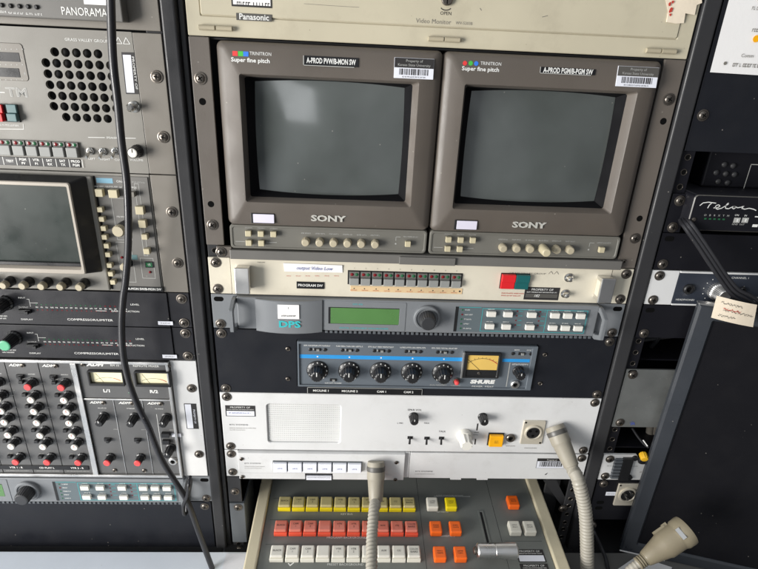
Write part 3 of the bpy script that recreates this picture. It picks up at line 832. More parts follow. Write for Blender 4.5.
# ================================================================== two-unit black panel with the portable mixer
t = thing('audio_mixer', 'slate mixer with blue stripe and five round knobs in black panel', 'mixer', 241, 177)
s = MB('black', 'screw_dark'); mx0, mx1, mz0, mz1 = 97.0, 386.5, 102.5, 165.5
s.openplate((.4, 482.2, 2 * U + .4, 4 * U - .4), (mx0 - 1, mx1 + 1, mz0 - 1, mz1 + 1), 0, 3, .8, 1.5, .5, 20)
s.build('faceplate', t)
ear_screws(t, 2, 2, (8.75, 473.85))
for p in ((85.4, 114.0), (84.4, 156.2), (396.7, 114.7), (397.6, 156.2)): small_screw(t, p)
s = MB('mixer', 'stripe', 'printdim', 'strip', 'print')
s.openplate((mx0, mx1, mz0, mz1), (mx0 + 2.2, mx1 - 6.5, mz0 + 3, mz1 - 2.5), -3.0, 6, 1, .8, .4, -1.0)
s.box(mx0 + 1.8, mx1 - 6.2, mz0 + 2.6, mz1 - 2.2, -1.0, 2)
zs = (121.1, 123.5)[1]
mtx0, mtx1 = (297.1, 113.7)[0], (343.1, 112.6)[0]
s.rect(mx0 + 2.4, mtx0 - 1, zs - 2.6, zs + 2.6, -1.15, 1); s.rect(mtx1 + 2.5, mx1 - 7, zs - 2.2, zs + 2.2, -1.15, 1)
kn = [(120.8, 142.6), (159.2, 142.8), (195.3, 143.1), (235.3, 142.5), (273.7, 141.7)]
kz = sum(p[1] for p in kn) / 5
kx = [a[0] for a in along(kn[0], kn[4], 5)]
for i, x in enumerate(kx):
    s.disc(x, zs, 1.0, -1.3, 4, 12)
    s.marks(x - 16, x + 15, mz0 + 6.0, 1.6, -1.15, 4, (3, 7))
    s.rect(x - 6, x - 4, mz0 + 10, mz0 + 12, -1.15, 2)
s.marks(kx[0] + 9, kx[1] - 9, mz1 - 4.8, 1.4, -1.15, 4); s.marks(kx[4] - 14, kx[4] + 6, mz1 - 4.6, 1.6, -1.15, 2); s.marks(kx[4] + 12, kx[4] + 24, mz1 - 4.4, 1.3, -1.15, 2)
body = s.build('mixer_body', t)
ksw = MB('plastic', 'btn_grey'); ksw.box(-4.2, 4.2, -2, 2, -1.4, -.9, .2); ksw.box(-1, 2.4, -1.4, 1.4, -3.6, -1.3, .3, 1); ksw = ksw.mesh('slide_switch')
lugs = MB('plastic', 'screw'); lugs.lathe(0, 0, [(2.2, -.9), (2.2, -1.8), (1.4, -2.2)], 14); lugs = lugs.mesh('trim_screw')
for i, x in enumerate(kx):
    put_at('slide_switch', ksw, t, x, mz0 + 11.2)
    for dx in (-8.6, 8.8): put_at('trim_screw', lugs, t, x + dx, mz0 + 11.2)
put_at('slide_switch', ksw, t, (kx[0] + kx[1]) / 2, mz1 - 9.5)
kmx = MB('plastic', 'print')
kmx.lathe(0, 0, [(13.2, -1.1), (13.2, -2.2), (12.6, -3.0), (8.6, -4.6)], 48)
kmx.lathe(0, 0, [(8.8, -4.4), (8.4, -7), (7.4, -16.2), (6.2, -17.2), (5.8, -17.4)], 60, 0, 14, .09)
for n_ in range(11):
    a = math.radians(125 + n_ * 29); kmx.text(str(n_), 11.0 * math.cos(a), 11.0 * math.sin(a), 2.7, -3.75, 1, bold=.1)
kmx.rect(-.5, .5, -6.5, -1, -17.5, 1)
kmx = kmx.mesh('knob')
for x in kx: put_at('knob', kmx, t, x, kz)
s = MB('alum', 'plastic'); z0, z1 = (297.9, 112.3)[1], (301.7, 147.6)[1]
s.openplate((mtx0, mtx1, z0, z1), (mtx0 + 5, mtx1 - 3.5, z0 + 3, z1 - 2.5), -5.5, 4.5, 1.5, 1, .7, -3.4, 1)
s.box(mtx0 - 1.6, mtx0 + 1.0, z0 - .5, z1 + .5, -5.2, -1.0, .5, 0)
mt = s.build('meter_frame', t)
zm = z0 + (z1 - z0) * .68
s = MB('meter', 'ink', 'inkred', 'plastic', 'screw')
s.rect(mtx0 + 4.8, mtx1 - 3.2, z0 + 2.8, zm, -3.5, 0)
cxm = (mtx0 + mtx1) / 2 + 1
for i in range(26):
    a0, a1 = math.radians(228 + i * 3.3), math.radians(228 + (i + 1) * 3.3); R = 26
    s.line((cxm + R * math.cos(a0), zm + 10 + R * math.sin(a0)), (cxm + R * math.cos(a1), zm + 10 + R * math.sin(a1)), .9 if i > 17 else .5, -3.6, 2 if i > 17 else 1)
    if i % 3 == 0: s.line((cxm + R * math.cos(a0), zm + 10 + R * math.sin(a0)), (cxm + (R + 2) * math.cos(a0), zm + 10 + (R + 2) * math.sin(a0)), .4, -3.6, 1)
s.line((cxm - 20, z0 + 8), (cxm - 3, zm), .45, -3.7, 1)
s.box(mtx0 + 4.9, mtx1 - 3.3, zm, z1 - 2.4, -4.2, -3.3, .2, 3); s.lathe(cxm - 3, (zm + z1) / 2 - 1, [(2.1, -4.2), (1.6, -5.0)], 14, 4)
s.build('meter_dial', mt)
s = MB('print', 'printdim'); p = (324.5, 155.2); s.text('SHURE', p[0], p[1], 4.8, -1.3, 0, w=31, bold=.5, shear=.12)
p = (311.2, 162.5); s.text('MIXER  M267', (p[0] + (340.5, 161.9)[0]) / 2, p[1] - .6, 2.0, -1.3, 0, w=27)
s.build('lettering', t)
p = (292.0, 154.4); s = MB('screw', 'pinkred'); s.lathe(p[0], p[1], [(4.6, -1), (4.6, -2.0), (3.8, -2.4)], 20); s.lathe(p[0], p[1], [(3.0, -2), (3.0, -6), (2.2, -7.2), (.8, -7.8)], 18, 1); s.build('peak_lamp', t)
x0, x1 = (355.6, 140.3)[0], (380.7, 139.7)[0]
s = MB('printdim', 'print')
for x in (x0, x1): s.rect(x - .5, x + .5, zs + 3.2, mz1 - 4, -1.15, 0)
s.marks(x0 + 3, x1 - 3, zs + 5.4, 1.8, -1.15, 1, (14, 20)); s.marks(x0 + 3, x0 + 9, mz0 + 6.2, 1.5, -1.15, 1); s.marks(x1 - 7, x1, mz0 + 6.2, 1.5, -1.15, 1)
s.build('jack_print', t)
put_at('slide_switch', ksw, t, (x0 + x1) / 2, mz0 + 11.2)
for dx in (-11, 11): put_at('trim_screw', lugs, t, (x0 + x1) / 2 + dx, mz0 + 11.2)
p = (367.3, 138.2); put_at('knob', knob_mesh(6.4, 14, 'plastic', 12, .14, 7.2), t, p[0], p[1], -1)
def jack(par, p, r=5.4, d=0.0, m='alum'):
    s = MB(m, 'screw_dark'); s.lathe(p[0], p[1], [(r, d), (r, d - 2.4), (r * .82, d - 3.4), (r * .56, d - 3.4), (r * .5, d - 1.4)], 22, cap=False); s.disc(p[0], p[1], r * .56, d - 1.6, 1); return s.build('jack_socket', par)
jack(t, (365.9, 157.2), 5.6, -1)
a = (108.7, 169.6); b = (250.3, 177.5)
s = MB('tape_black', 'print', 'printdim'); s.box(a[0], b[0], 4 * U - 9.8, 4 * U - 1.4, -1.2, -.1, .2); s.rect(a[0] - .6, a[0], 4 * U - 9.8, 4 * U - 1.4, -1.0, 2); s.rect(a[0], b[0], 4 * U - 10.4, 4 * U - 9.8, -1.0, 2); s.rect(b[0], b[0] + .6, 4 * U - 9.8, 4 * U - 1.4, -1.0, 2)
for p, w in zip(((125.1, 174.4), (160.5, 174.8), (200.2, 175.1), (233.7, 174.8)), ('MIC/LINE 1', 'MIC/LINE 2', 'CAM 1', 'CAM 2')): s.text(w, p[0], 4 * U - 5.6, 2.9, -1.35, 1, bold=.08)
s.build('label_tape', t)

# ================================================================== white two-unit intercom
z0, z1 = 4 * U, 6 * U
t = thing('intercom_station', 'white two-unit intercom with square speaker grille and amber key', 'intercom', 241, z1)
s = MB('white'); ga = (56.5, 150.5, 189.5, 256.0)
g0, g1 = (56.5, 194.0)[1], (56.4, 254.0)[1]; ga = (57.0, 150.0, g0, g1)
s.openplate((.4, 482.2, z0 + .4, z1 - .5), ga, 0, 3, .8, 4.0, .8, 4)
s.build('faceplate', t)
s = MB('grille', 'inkgrey')
s.box(ga[0] - 1, ga[1] + 1, ga[2] - 1, ga[3] + 1, 3.2, 5)
x = ga[0] + 1.5
while x < ga[1] - 1: s.box(x, x + 1.7, ga[2], ga[3], 2.7, 3.3); x += 2.5
z = ga[2] + 2.5
while z < ga[3] - 1: s.box(ga[0] - .4, ga[1] + .4, z, z + 1.6, 2.5, 3.1); z += 3.2
s.build('speaker_grille', t)
ear_screws(t, 4, 2, (8.75, 473.85))
def property_tag(par, a, b, d=-.35):
    s = MB('ink', 'paper_dim', 'print', 'inkblue'); s.box(a[0], b[0], a[1], b[1], d, -.05, .08)
    s.text('PROPERTY OF', (a[0] + b[0]) / 2, a[1] + (b[1] - a[1]) * .17, 2.4, d - .15, 2, sx=1.15); s.marks(a[0] + 2, b[0] - 2, a[1] + (b[1] - a[1]) * .36, 1.1, d - .15, 2)
    s.rect(a[0] + 1.3, b[0] - 1.3, a[1] + (b[1] - a[1]) * .5, b[1] - 1, d - .1, 1)
    s.marks(a[0] + 4, b[0] - 6, a[1] + (b[1] - a[1]) * .68, 1.6, d - .2, 3)
    return s.build('asset_sticker', par)
property_tag(t, (5.9, 196.9), (42.9, 213.3))
s = MB('ink', 'inkgrey'); p = (9.2, 226.6); s.text('RTS SYSTEMS', p[0], p[1], 1.9, -.2, 0, 'LEFT', sx=1.5); s.marks(p[0], p[0] + 33, p[1] + 5, 1.0, -.2, 1); s.marks(p[0], p[0] + 20, p[1] + 8, 1.0, -.2, 1)
p = (243.4, 199.7); s.text('SPKR VOL', p[0], p[1] + 0, 2.7, -.2, 0, sx=1.05); p = (229.3, 220.5); s.text('L MIC', p[0] - 3, p[1], 2.2, -.2, 0); p = (258.4, 220.0); s.text('MAX', p[0] + 2, p[1], 2.2, -.2, 0)
p = (281.6, 232.8); s.text('TALK', p[0], p[1], 2.7, -.2, 0)
p = (374.5, 254.9); s.marks(p[0] - 6, p[0] + 6, p[1], 1.2, -.2, 1); p = (401.8, 257.9); s.marks(p[0] - 8, p[0] + 8, p[1], 1.2, -.2, 1)
a = (326.7, 219.3); b = (330.0, 253.1); s.rect(a[0] - .9, a[0] + .9, a[1], a[1] + 11, -.2, 0); s.rect(a[0] - .9, a[0] + .9, b[1] - 9, b[1], -.2, 0); s.marks(a[0] - 3, a[0] + 3, a[1] + 14, 1.5, -.2, 0); s.marks(a[0] - 4, a[0] + 2, a[1] + 18, 1.5, -.2, 0)
s.build('lettering', t)
kk = knob_mesh(5.8, 13, 'plastic', 14, .12, 6.2)
for p in ((242.7, 209.3), (331.6, 208.5)): put_at('knob', kk, t, p[0], p[1])
sw = MB('plastic', 'btn_white'); sw.box(-3.4, 3.4, -2.2, 2.2, -.5, -.1, .1); sw.lathe(0, 0, [(1.6, 0), (1.3, 4), (1.5, 9)], 10, axis=(-.15, .45, -1), org=(0, 0, 0)); sw = sw.mesh('lever_switch')
for p in ((240.5, 243.1), (262.5, 243.6), (281.6, 243.3)): put_at('lever_switch', sw, t, p[0], p[1])
p = (310.7, 237.9); kb2 = MB('btn_white'); kb2.lathe(0, 0, [(10, -.2), (10, -3), (9.2, -8)], 40); kb2.lathe(0, 0, [(8.6, -7.5), (8.0, -20), (7.0, -22)], 60, 0, 8, .13); put_at('knob', kb2.mesh('knob'), t, p[0], p[1])
a = (342.6, 233.4); b = (363.2, 253.5); s = MB('plastic'); s.box(a[0], b[0], a[1], b[1], -1.2, -.05, .3); kw_ = s.build('key_well', t)
s = MB('orange_btn', 'ink'); s.box(a[0] + 1.4, b[0] - 1.4, a[1] + 1.4, b[1] - 1.4, -6.0, -1, .8); s.marks((a[0] + b[0]) / 2 - 2.5, (a[0] + b[0]) / 2 + 2.5, (a[1] + b[1]) / 2 - 1, 1.2, -6.15, 1); s.marks((a[0] + b[0]) / 2 - 2.5, (a[0] + b[0]) / 2 + 2.5, (a[1] + b[1]) / 2 + 1.6, 1.2, -6.15, 1); s.build('button', t)
jack(t, (372.5, 241.0), 6.0, 0, 'screw')
def xlr(par, x0, x1, z0, z1, m='nickel', female=True):
    s = MB('warm_plate', 'plastic', 'screw_dark', 'nickel')
    s.plate(x0, x1, z0, z1, -2.0, 2.0, 1.5, .5)
    cx, cz, r = (x0 + x1) / 2, (z0 + z1) / 2 - .5, min(x1 - x0, z1 - z0) * .40
    s.lathe(cx, cz, [(r, -1.8), (r, -3.4), (r * .92, -4.0), (r * .80, -4.0), (r * .76, -2.6)], 30, 0, cap=False)
    s.disc(cx, cz, r * .8, -2.7, 1, 28)
    for a in (210, 330, 90): s.lathe(cx + r * .42 * math.cos(math.radians(a)), cz + r * .42 * math.sin(math.radians(a)), [(r * .17, -2.6), (r * .17, -2.9 if female else -5.5)], 12, 2 if female else 3)
    for sx, sz in ((x0 + 2.6, z0 + 2.6), (x1 - 2.6, z1 - 2.6)): s.lathe(sx, sz, [(1.4, -1.8), (1.2, -2.5)], 12, 2)
    return s.build('cable_socket', par)
a = (386.2, 212.7); b = (415.1, 250.2); xlr(t, a[0], b[0], a[1], b[1])

# ================================================================== white one-unit panels
z0, z1 = 6 * U, 7 * U
t = thing('key_panel', 'white one-unit panel with six pale keys and a microphone socket', 'panel', 120, z1)
s = MB('white'); s.box(.4, 17.5, z0 + .3, z1 - .6, 0, 3, .5); s.build('ear', t)
for z in (z0 + 6.35, z1 - 8): screw(t, (8.75, z))
nx0, nx1, nz = (104.5, 301.7)[0], (141.0, 301.3)[0], z1 - 10.8
s = MB('white'); x1 = 235.5
s.box(18, x1, z0 + .8, nz, -5, 3, .7); s.box(18, nx0, nz, z1 - 1.0, -5, 3, .4); s.box(nx1, x1, nz, z1 - 1.0, -5, 3, .4)
s.build('faceplate', t)
s = MB('white'); s.box(x1 + .3, x1 + 7, z0 + .8, z1 - 1, 0, 20, .3); s.build('side_panel', t)
for p in ((22.8, 276.7), (22.1, 306.4), (224.3, 279.8), (224.6, 308.8)): small_screw(t, p, -5)
a = (62.8, 277.0); b = (179.2, 297.7); zc = (a[1] + b[1]) / 2
s = MB('dps_dark'); s.box(a[0], b[0], zc - 8.4, zc + 8.4, -6.4, -4.8, .3); s.build('key_well', t)
w = (b[0] - a[0]) / 6
kk = MB('paper_dim', 'inkblue'); kk.box(-w / 2 + .9, w / 2 - .9, -7.2, 7.2, -10, -6, .7); kk.marks(-3, 3, .5, 1.6, -10.15, 1); kk = kk.mesh('button')
for i in range(6): put_at('button', kk, t, a[0] + w * (i + .5), zc)
s = MB('ink', 'inkgrey'); p = (25.9, 284.1); s.text('RTS SYSTEMS', p[0], p[1], 1.7, -5.2, 0, 'LEFT', sx=1.5); s.marks(p[0], p[0] + 26, p[1] + 5, .9, -5.2, 1); s.marks(p[0], p[0] + 22, p[1] + 8, .9, -5.2, 1); s.build('lettering', t)
s = MB('plastic', 'paper_dim', 'ink'); s.box(nx0 + .2, nx1 - .2, nz + .2, z1 - 1.2, -4, 3); s.box(nx0 + 1.6, nx1 - 1.6, nz + 3.4, z1 - 1.0, -6.4, -3.8, .2, 1); s.marks(nx0 + 3, nx1 - 3, nz + 5.5, 1.0, -6.55, 2); s.build('card_holder', t)

t = thing('blank_panel', 'white one-unit blank panel with a barcode sticker at its right end', 'panel', 360, z1)
s = MB('white'); s.box(243, 482.2, z0 + .8, z1 - 1.2, -1.0, 3, .6); s.build('faceplate', t)
for z in (z0 + 6.35, z1 - 8): screw(t, (473.85, z), -1)
s = MB('ink', 'inkgrey'); p = (251.0, 298.4); s.text('RTS SYSTEMS', p[0], p[1], 1.9, -1.2, 0, 'LEFT', sx=1.5); s.marks(p[0], p[0] + 26, p[1] + 4.4, .9, -1.2, 1); p = (430.0, 300.1); s.poly([(p[0] - 2, p[1] + 1.5), (p[0] + 2, p[1] - 1.8), (p[0] + .5, p[1] + 1.6), (p[0] - .6, p[1] + 2.4)], -1.2, 0); s.build('lettering', t)
a = (413.9, 274.1); b = (453.6, 290.7)
s = MB('ink', 'paper_dim', 'print'); s.box(a[0], b[0], a[1], b[1], -1.4, -1, .08); s.rect(a[0] + .5, b[0] - .5, a[1] + 4.6, b[1] - .4, -1.5, 1); s.text('Property of', (a[0] + b[0]) / 2, a[1] + 2.4, 2, -1.55, 2)
x = a[0] + 4
while x < b[0] - 5: w_ = random.choice((.6, 1, 1.6)); s.rect(x, x + w_, a[1] + 5, b[1] - 3, -1.6, 0); x += w_ + random.choice((.5, .9))
s.build('asset_sticker', t)
for a, b in (((300.0, 313.9), (314.8, 317.7)), ((336.4, 313.5), (351.4, 317.3))):
    s = MB('white'); s.box(a[0], b[0], z1 - 1.4, z1 + 2.2, 0, 3, .2); s.build('tab', t)

# gooseneck microphone leads
def gooseneck(base, aim, pts, label, r=10.5, L=44, hose=8.4):
    t = thing('gooseneck_lead', label, 'microphone lead', base[0], base[1], base[2], 'putty gooseneck leads')
    ax = Vector(aim).normalized()
    s = MB('goose', 'badge')
    s.lathe(0, 0, [(r * .92, -4), (r * .98, -1), (r, 6), (r * 1.02, L * .36), (r * .98, L * .4), (r * .94, L * .42), (r * .84, L * .78), (r * .76, L), (r * .6, L + .5)], 32, axis=ax, org=base)
    s.lathe(0, 0, [(r * 1.03, 2), (r * 1.05, 3), (r * 1.05, 7), (r * 1.03, 8)], 32, 1, axis=ax, org=base, cap=False)
    s.build('connector', t)
    e = Vector(base) + ax * L
    s = MB('goose_tube'); s.tube([tuple(e - ax * 4), tuple(e + ax * 6)] + pts, hose, 18, 0, .10, 4.6, 40); s.build('hose', t)
    return t
gooseneck((*(197.3, 279.5), -10), (0.02, .92, -.52), [(194.0, 287.5, -72.0), (190.3, 291.8, -112.0), (189.1, 297.5, -150.0), (187.1, 304.5, -186.0)], 'ribbed putty microphone lead plugged into the white key panel', 11.5, 46, 6.6)
gooseneck((*(428.7, 224.0), -3), (0.33, .70, -.70), [(447.3, 263.1, -52.0), (460.0, 302.2, -62.0), (468.4, 351.2, -72.0), (479.8, 423.4, -80.0)], 'ribbed putty microphone lead hanging from the white intercom', 12.5, 48, 8.6)

# ================================================================== production switcher console on the counter
SO = V(0, 366, 0); SR = Matrix.Rotation(math.radians(-85.43), 4, 'X')
SWX = Matrix.Translation(SO) @ SR @ Matrix.Translation(-V(0, 0, 0))
def smb(*m):
    s = MB(*m); s.xf = SWX; return s
def sput(name, me, parent, x, s_, h=0.0):
    o = bpy.data.objects.new(name, me); scene.collection.objects.link(o)
    tgt = SWX @ V(x, s_, -h)
    o.rotation_euler = (math.radians(-85.43), 0, 0)
    o.location = tgt - SR @ V(0, 0, 0)
    ORG[o.name] = Matrix.Translation(o.location) @ SR; o.parent = parent; o.matrix_parent_inverse = ORG[parent.name].inverted()
    return o
t = thing('switcher_console', 'charcoal video switcher console with yellow, coral and ivory key rows', 'switcher', 240, 430, -60)
s = smb('desk', 'void')
s.box(52, 426, -62, 270, 0, 46, 1.0)
for x in (262, 366): s.box(x, x + .5, -60, 268, -.05, .3, 0, 1)
for a, b, c, d in ((58, 256, -16, -15.6), (58, 256, 19, 19.4), (58, 256, 56, 56.4), (58, 256, 96, 96.4), (266, 362, 96, 96.4), (370, 420, 50, 50.4)): s.box(a, b, c, d, -.04, .3, 0, 1)
s.build('control_panel', t)
for a, b in ((36.5, 51.8), (426.2, 443)):
    s = smb('trim'); s.box(a, b, -64, 272, -5, 48, 2.0); s.build('side_trim', t)
s = smb('trim'); s.box(52, 426, 270.3, 284, -5, 48, 2.0); s.build('front_trim', t)
def key(base, cap, w=16.4, l=17.4, capm=True):
    b = MB(base, 'ink')
    b.box(-w / 2, w / 2, -l / 2, l / 2, -6.2 if capm else -9.5, 0, .8 if capm else 1.6)
    if not capm: b.marks(-3.6, 3.6, -1.6, 1.5, -9.65, 1, (5, 8)); b.marks(-3.6, 3.6, 1.4, 1.5, -9.65, 1, (5, 8))
    kb = b.mesh('key')
    if not capm: return kb, None
    c = MB(cap, 'inkgrey'); c.box(-w / 2 + .5, w / 2 - .5, -l / 2 + .4, l / 2 - .5, -10.6, -6.1, 1.5)
    c.marks(-3.6, 3.6, -1.8, 1.5, -10.75, 1, (5, 8))
    if random.random() > .3: c.marks(-3.6, 3.6, 1.2, 1.5, -10.75, 1, (3, 6))
    return kb, c.mesh('key_cap')
LEG = (('BLACK', ''), ('CAM', '1'), ('CAM', '2'), ('', ''), ('VTR', '1'), ('VTR', '2'), ('VTR', '3'), ('AUX', ''), ('CG', ''), ('COLOR', 'BARS'))
for base, cap, s_ in (('key_yellow', 'key_clear_y', -2.5), ('key_red', 'key_clear_r', 36.0), ('key_ivory', 'key_clear_w', 72.5)):
    kb, _ = key(base, cap, 17.2, 17.8)
    for i in range(10):
        cp = MB(cap, 'ink')
        cp.box(-8.1, 8.1, -8.4, 7.6, -10.6 - random.uniform(0, .5), -6.1, 1.7, 0, 3)
        w = LEG[i]
        if w[0]: cp.text(w[0], 0, -2.2 if w[1] else 0, 2.5, -11.2, 1, w=min(10.5, 2.2 * len(w[0])))
        if w[1]: cp.text(w[1], 0, 1.6, 2.5, -11.2, 1, w=9 if len(w[1]) > 1 else None)
        k = sput('key', kb, t, 75.4 + i * 19.05 + random.uniform(-.25, .25), s_ + random.uniform(-.25, .25)); sput('key_cap', cp.mesh('key_cap'), k, 75.4 + i * 19.05, s_)
for x, s_, m in ((279.6, -3.5, 'key_ivory'), (305.7, -3.5, 'key_yellow'), (279.6, 35.5, 'key_orange'), (305.7, 35.5, 'key_orange'), (279.9, 73.2, 'key_orange'), (306.1, 73.2, 'key_orange'),
                 (394.7, -7.4, 'key_orange'), (386.2, 34.6, 'key_ivory'), (406.3, 34.6, 'key_ivory'), (280, 111, 'key_orange'), (306, 111, 'key_orange')):
    sput('key', key(m, None, 15.6, 17.8, False)[0], t, x, s_)
s = smb('print')
for w, p in (('KEY BUS', (160.8, -9.9)), ('PROGRAM BACKGROUND', (161.6, -46.1)), ('PRESET BACKGROUND', (160.9, -84.0))): s.text(w, p[0], -p[1], 2.9, -.2, 0, sx=1.05)
for a, b, y in ((T15, 0, 0),) if False else (): pass
p = (293.7, -5.3); s.text('KEY MATTE', p[0], -p[1], 2.2, -.2, 0)
p = (294.5, -43.3); s.text('TRANSITION', p[0], -p[1], 2.4, -.2, 0)
p = (284.7, 21.3); q_ = (337.2, 20.9); s.rect(p[0], q_[0], -p[1] - .3, -p[1] + .3, -.2); s.marks(p[0] + 4, q_[0] - 10, -p[1] - 1.8, 1.4, -.2)
p = (93.3, -83.4); s.poly([(p[0] - 4, -p[1] - 1), (p[0] - 2.6, -p[1] - 1.6), (p[0] - 1, -p[1] + 1), (p[0] + 3, -p[1] - 2.4), (p[0] + 4, -p[1] - 1.5), (p[0] - .6, -p[1] + 3)], -.2)
for i in range(10): s.rect(75.4 + i * 19.05 - 2, 75.4 + i * 19.05 + 2, 93, 93.5, -.2)
s.build('lettering', t)
s = smb('void', 'desk'); s.openplate((343, 351.4, 2, 70), (345.6, 349.0, 5, 67), -.6, .5, 1, .4, .2, 3, 1); s.box(345.6, 349.0, 5, 67, -.15, .2, 0); s.build('fader_slot', t)
HA = (323.6, -81.0); HB = (374.0, -82.3); hs = -(HA[1] + HB[1]) / 2
s = smb('alum', 'screw', 'plastic')
s.loft([[(346.2, 55, -.4), (349.4, 55, -.4), (349.4, 60, -.4), (346.2, 60, -.4)], [(346.2, hs - 3, -25), (349.4, hs - 3, -25), (349.4, hs + 2, -22), (346.2, hs + 2, -22)]], True, True, 2)
LN = HB[0] - HA[0]
s.lathe(0, 0, [(7.8, 0), (9.0, 1.4), (9.2, LN * .42), (8.7, LN * .43), (8.7, LN * .445), (9.2, LN * .455), (9.6, LN - 1.6), (8.6, LN)], 32, 0, axis=(1, 0, 0), org=(HA[0], hs, -24))
s.lathe(0, 0, [(3.4, 0), (4.6, 1), (4.6, 3.4), (3, 4)], 18, 1, axis=(1, 0, 0), org=(HA[0] - 4, hs, -24))
s.build('fader_handle', t)
for s0 in (62.5, 82.5):
    s = smb('ink', 'paper_dim', 'print'); s.box(381, 417, s0, s0 + 18, -.35, .05, .05)
    s.text('PROPERTY OF', 399, s0 + 3, 2.6, -.5, 2, sx=1.15); s.marks(384, 414, s0 + 6, 1.2, -.5, 2); s.rect(382.6, 415.4, s0 + 8.5, s0 + 17, -.45, 1); s.build('asset_sticker', t)

# ================================================================== left rack
LX = (-506.6, -24.0); ES = -51.6
LS = -32.75
def ear(t, z0, z1, m='grey_ear'):
    s = MB(m); s.box(ES + .4, LX[1] - .4, z0 + .5, z1 - .5, 0, 3, .5); s.build('ear', t)

# effects unit at the very top
z1 = -5 * U
t = thing('effects_unit', 'dark grey effects unit with PANORAMA lettering at top left', 'audio unit', -270, z1)
s = MB('grey_ear'); s.box(LX[0] + .4, LX[1] - .4, -420, z1 - 1.2, 0, 3, .6); s.build('faceplate', t)
s = MB('grey_dark'); p = (-52.4, -229.2); s.box(LX[0] + 24, p[0], -410, p[1], -14, -.2, 1.0); s.build('front_cover', t)
s = MB('print', 'printdim', 'plastic')
p = (-105.6, -236.8); q_ = (-65.8, -237.1); s.text('PANORAMA', (p[0] + q_[0]) / 2, p[1] + 1.2, 6.6, -14.25, 0, w=q_[0] - p[0])
p = (-60.2, -236.5); s.text('5', p[0], p[1] - 1.5, 7, -14.25, 0)
for p in ((-156.8, -232.7), (-149.1, -232.2), (-141.5, -232.2), (-133.9, -232.1), (-126.3, -232.1)): s.marks(p[0] - 3, p[0] + 3, p[1], 1.5, -14.25, 0)
s.build('lettering', t)
for p in ((-156.5, -238.0), (-148.8, -237.8), (-141.2, -237.8), (-133.8, -237.9), (-126.5, -237.8)):
    s = MB('plastic'); s.lathe(p[0], p[1], [(2.0, -14), (1.9, -15.2), (1.2, -16.2)], 14); s.build('lamp', t)
a = (-84.5, -248.1); b = (-63.7, -242.1); s = MB('paper'); s.box(a[0], b[0], a[1], b[1], -14.5, -14.02, .1); s.build('paper_label', t)

# test monitor unit with the round holes
z0, z1 = -5 * U, -2 * U
t = thing('monitor_speaker_unit', 'grey three-unit panel with round speaker holes and toggle switches', 'audio unit', -270, z1)
P0 = (-125.1, -201.4); P1 = (-85.2, -142.5)
gx = P0[0] - 9.95; pit = (P1[0] - gx) / 6 * 1.0; px_ = 9.95; gz = P0[1]; pz = (P1[1] - P0[1]) / 6
r0 = (gx - px_ / 2, gx + 6.5 * px_, gz - pz / 2, gz + 6.5 * pz)
s = MB('grey')
s.openplate((LX[0] + .4, ES, z0 + .6, z1 - .5), r0, 0, 3, .8, .02, .02)
s.build('faceplate', t)
ear(t, z0 + .4, z1)
for z in (-183.5, -127): screw(t, (LS, z))
s = MB('grey', 'void')
for i in range(7):
    for j in range(7):
        cx, cz = gx + j * px_, gz + i * pz; hx, hz = px_ / 2, pz / 2
        sq = []; ci = []; cb = []
        for k in range(24):
            a = 2 * math.pi * k / 24; c_, s_ = math.cos(a), math.sin(a); m_ = max(abs(c_), abs(s_))
            sq.append((cx + hx * c_ / m_, cz + hz * s_ / m_, 0)); ci.append((cx + 4.05 * c_, cz + 4.05 * s_, .02)); cb.append((cx + 3.9 * c_, cz + 3.9 * s_, 3.5))
        hole = not ((i in (0, 6)) and j in (0, 6)) and not (i == 6 and j == 0)
        if hole:
            for rows in ((sq, ci),):
                s.loft([sq, ci]); s.loft([ci, cb])
        else: s.loft([sq], True)
for f in s.bm.faces: f.smooth = False
s.box(r0[0], r0[1], r0[2], r0[3], 6, 8, 0, 1)
s.build('speaker_grille', t)
# level display
a = (-187.1, -207.4); b = (-153.6, -174.3)
s = MB('grey_ear', 'plastic', 'printdim'); s.plate(a[0] - 30, b[0], a[1], b[1], -.6, .6, 3, .4)
for p in ((-158.0, -195.2), (-160.9, -181.4)): s.plate(a[0] - 20, p[0], p[1] - 4, p[1] + 4, -.9, .3, .5, .1, 1)
for p in ((-174.2, -201.6), (-169.1, -201.8), (-164.1, -202.0), (-159.0, -202.2), (-153.9, -202.5), (-177.2, -188.0), (-172.1, -188.2), (-167.0, -188.4), (-161.9, -188.6), (-156.8, -188.9), (-180.3, -174.6), (-175.1, -174.8), (-170.0, -175.0), (-164.8, -175.2), (-159.7, -175.4)):
    s.disc(p[0], p[1], .5, -.75, 2, 8)
for w, p in (('L', (-156.5, -194.6)), ('R', (-156.0, -180.7))): s.text(w, p[0], p[1], 2.6, -.75, 2)
s.build('level_display', t)
s = MB('print', 'printdim', 'grey')
p = (-94.0, -212.6); s.text('GRASS VALLEY GROUP', p[0], p[1], 2.5, -.2, 0, w=(-74.4, -213.5)[0] - (-114.0, -211.7)[0])
p = (-67.5, -213.8)
for k in (0, 7.2): s.line((p[0] + k, p[1] + 2.6), (p[0] + k + 3, p[1] - 3), .6, -.2); s.line((p[0] + k + 3, p[1] - 3), (p[0] + k + 6, p[1] + 2.6), .6, -.2); s.line((p[0] + k, p[1] + 2.6), (p[0] + k + 6, p[1] + 2.6), .4, -.21)
p = (-167.6, -163.3); s.text('TM', p[0], p[1], 8.2, -.18, 1, sx=1.25, bold=.3); s.text('TM', p[0], p[1], 8.2, -.26, 2, sx=1.25, bold=-.35)
a = (-183.6, -163.1); b = (-178.9, -163.1); s.rect(a[0] - 20, b[0], a[1] - .3, a[1] + .3, -.2, 0)
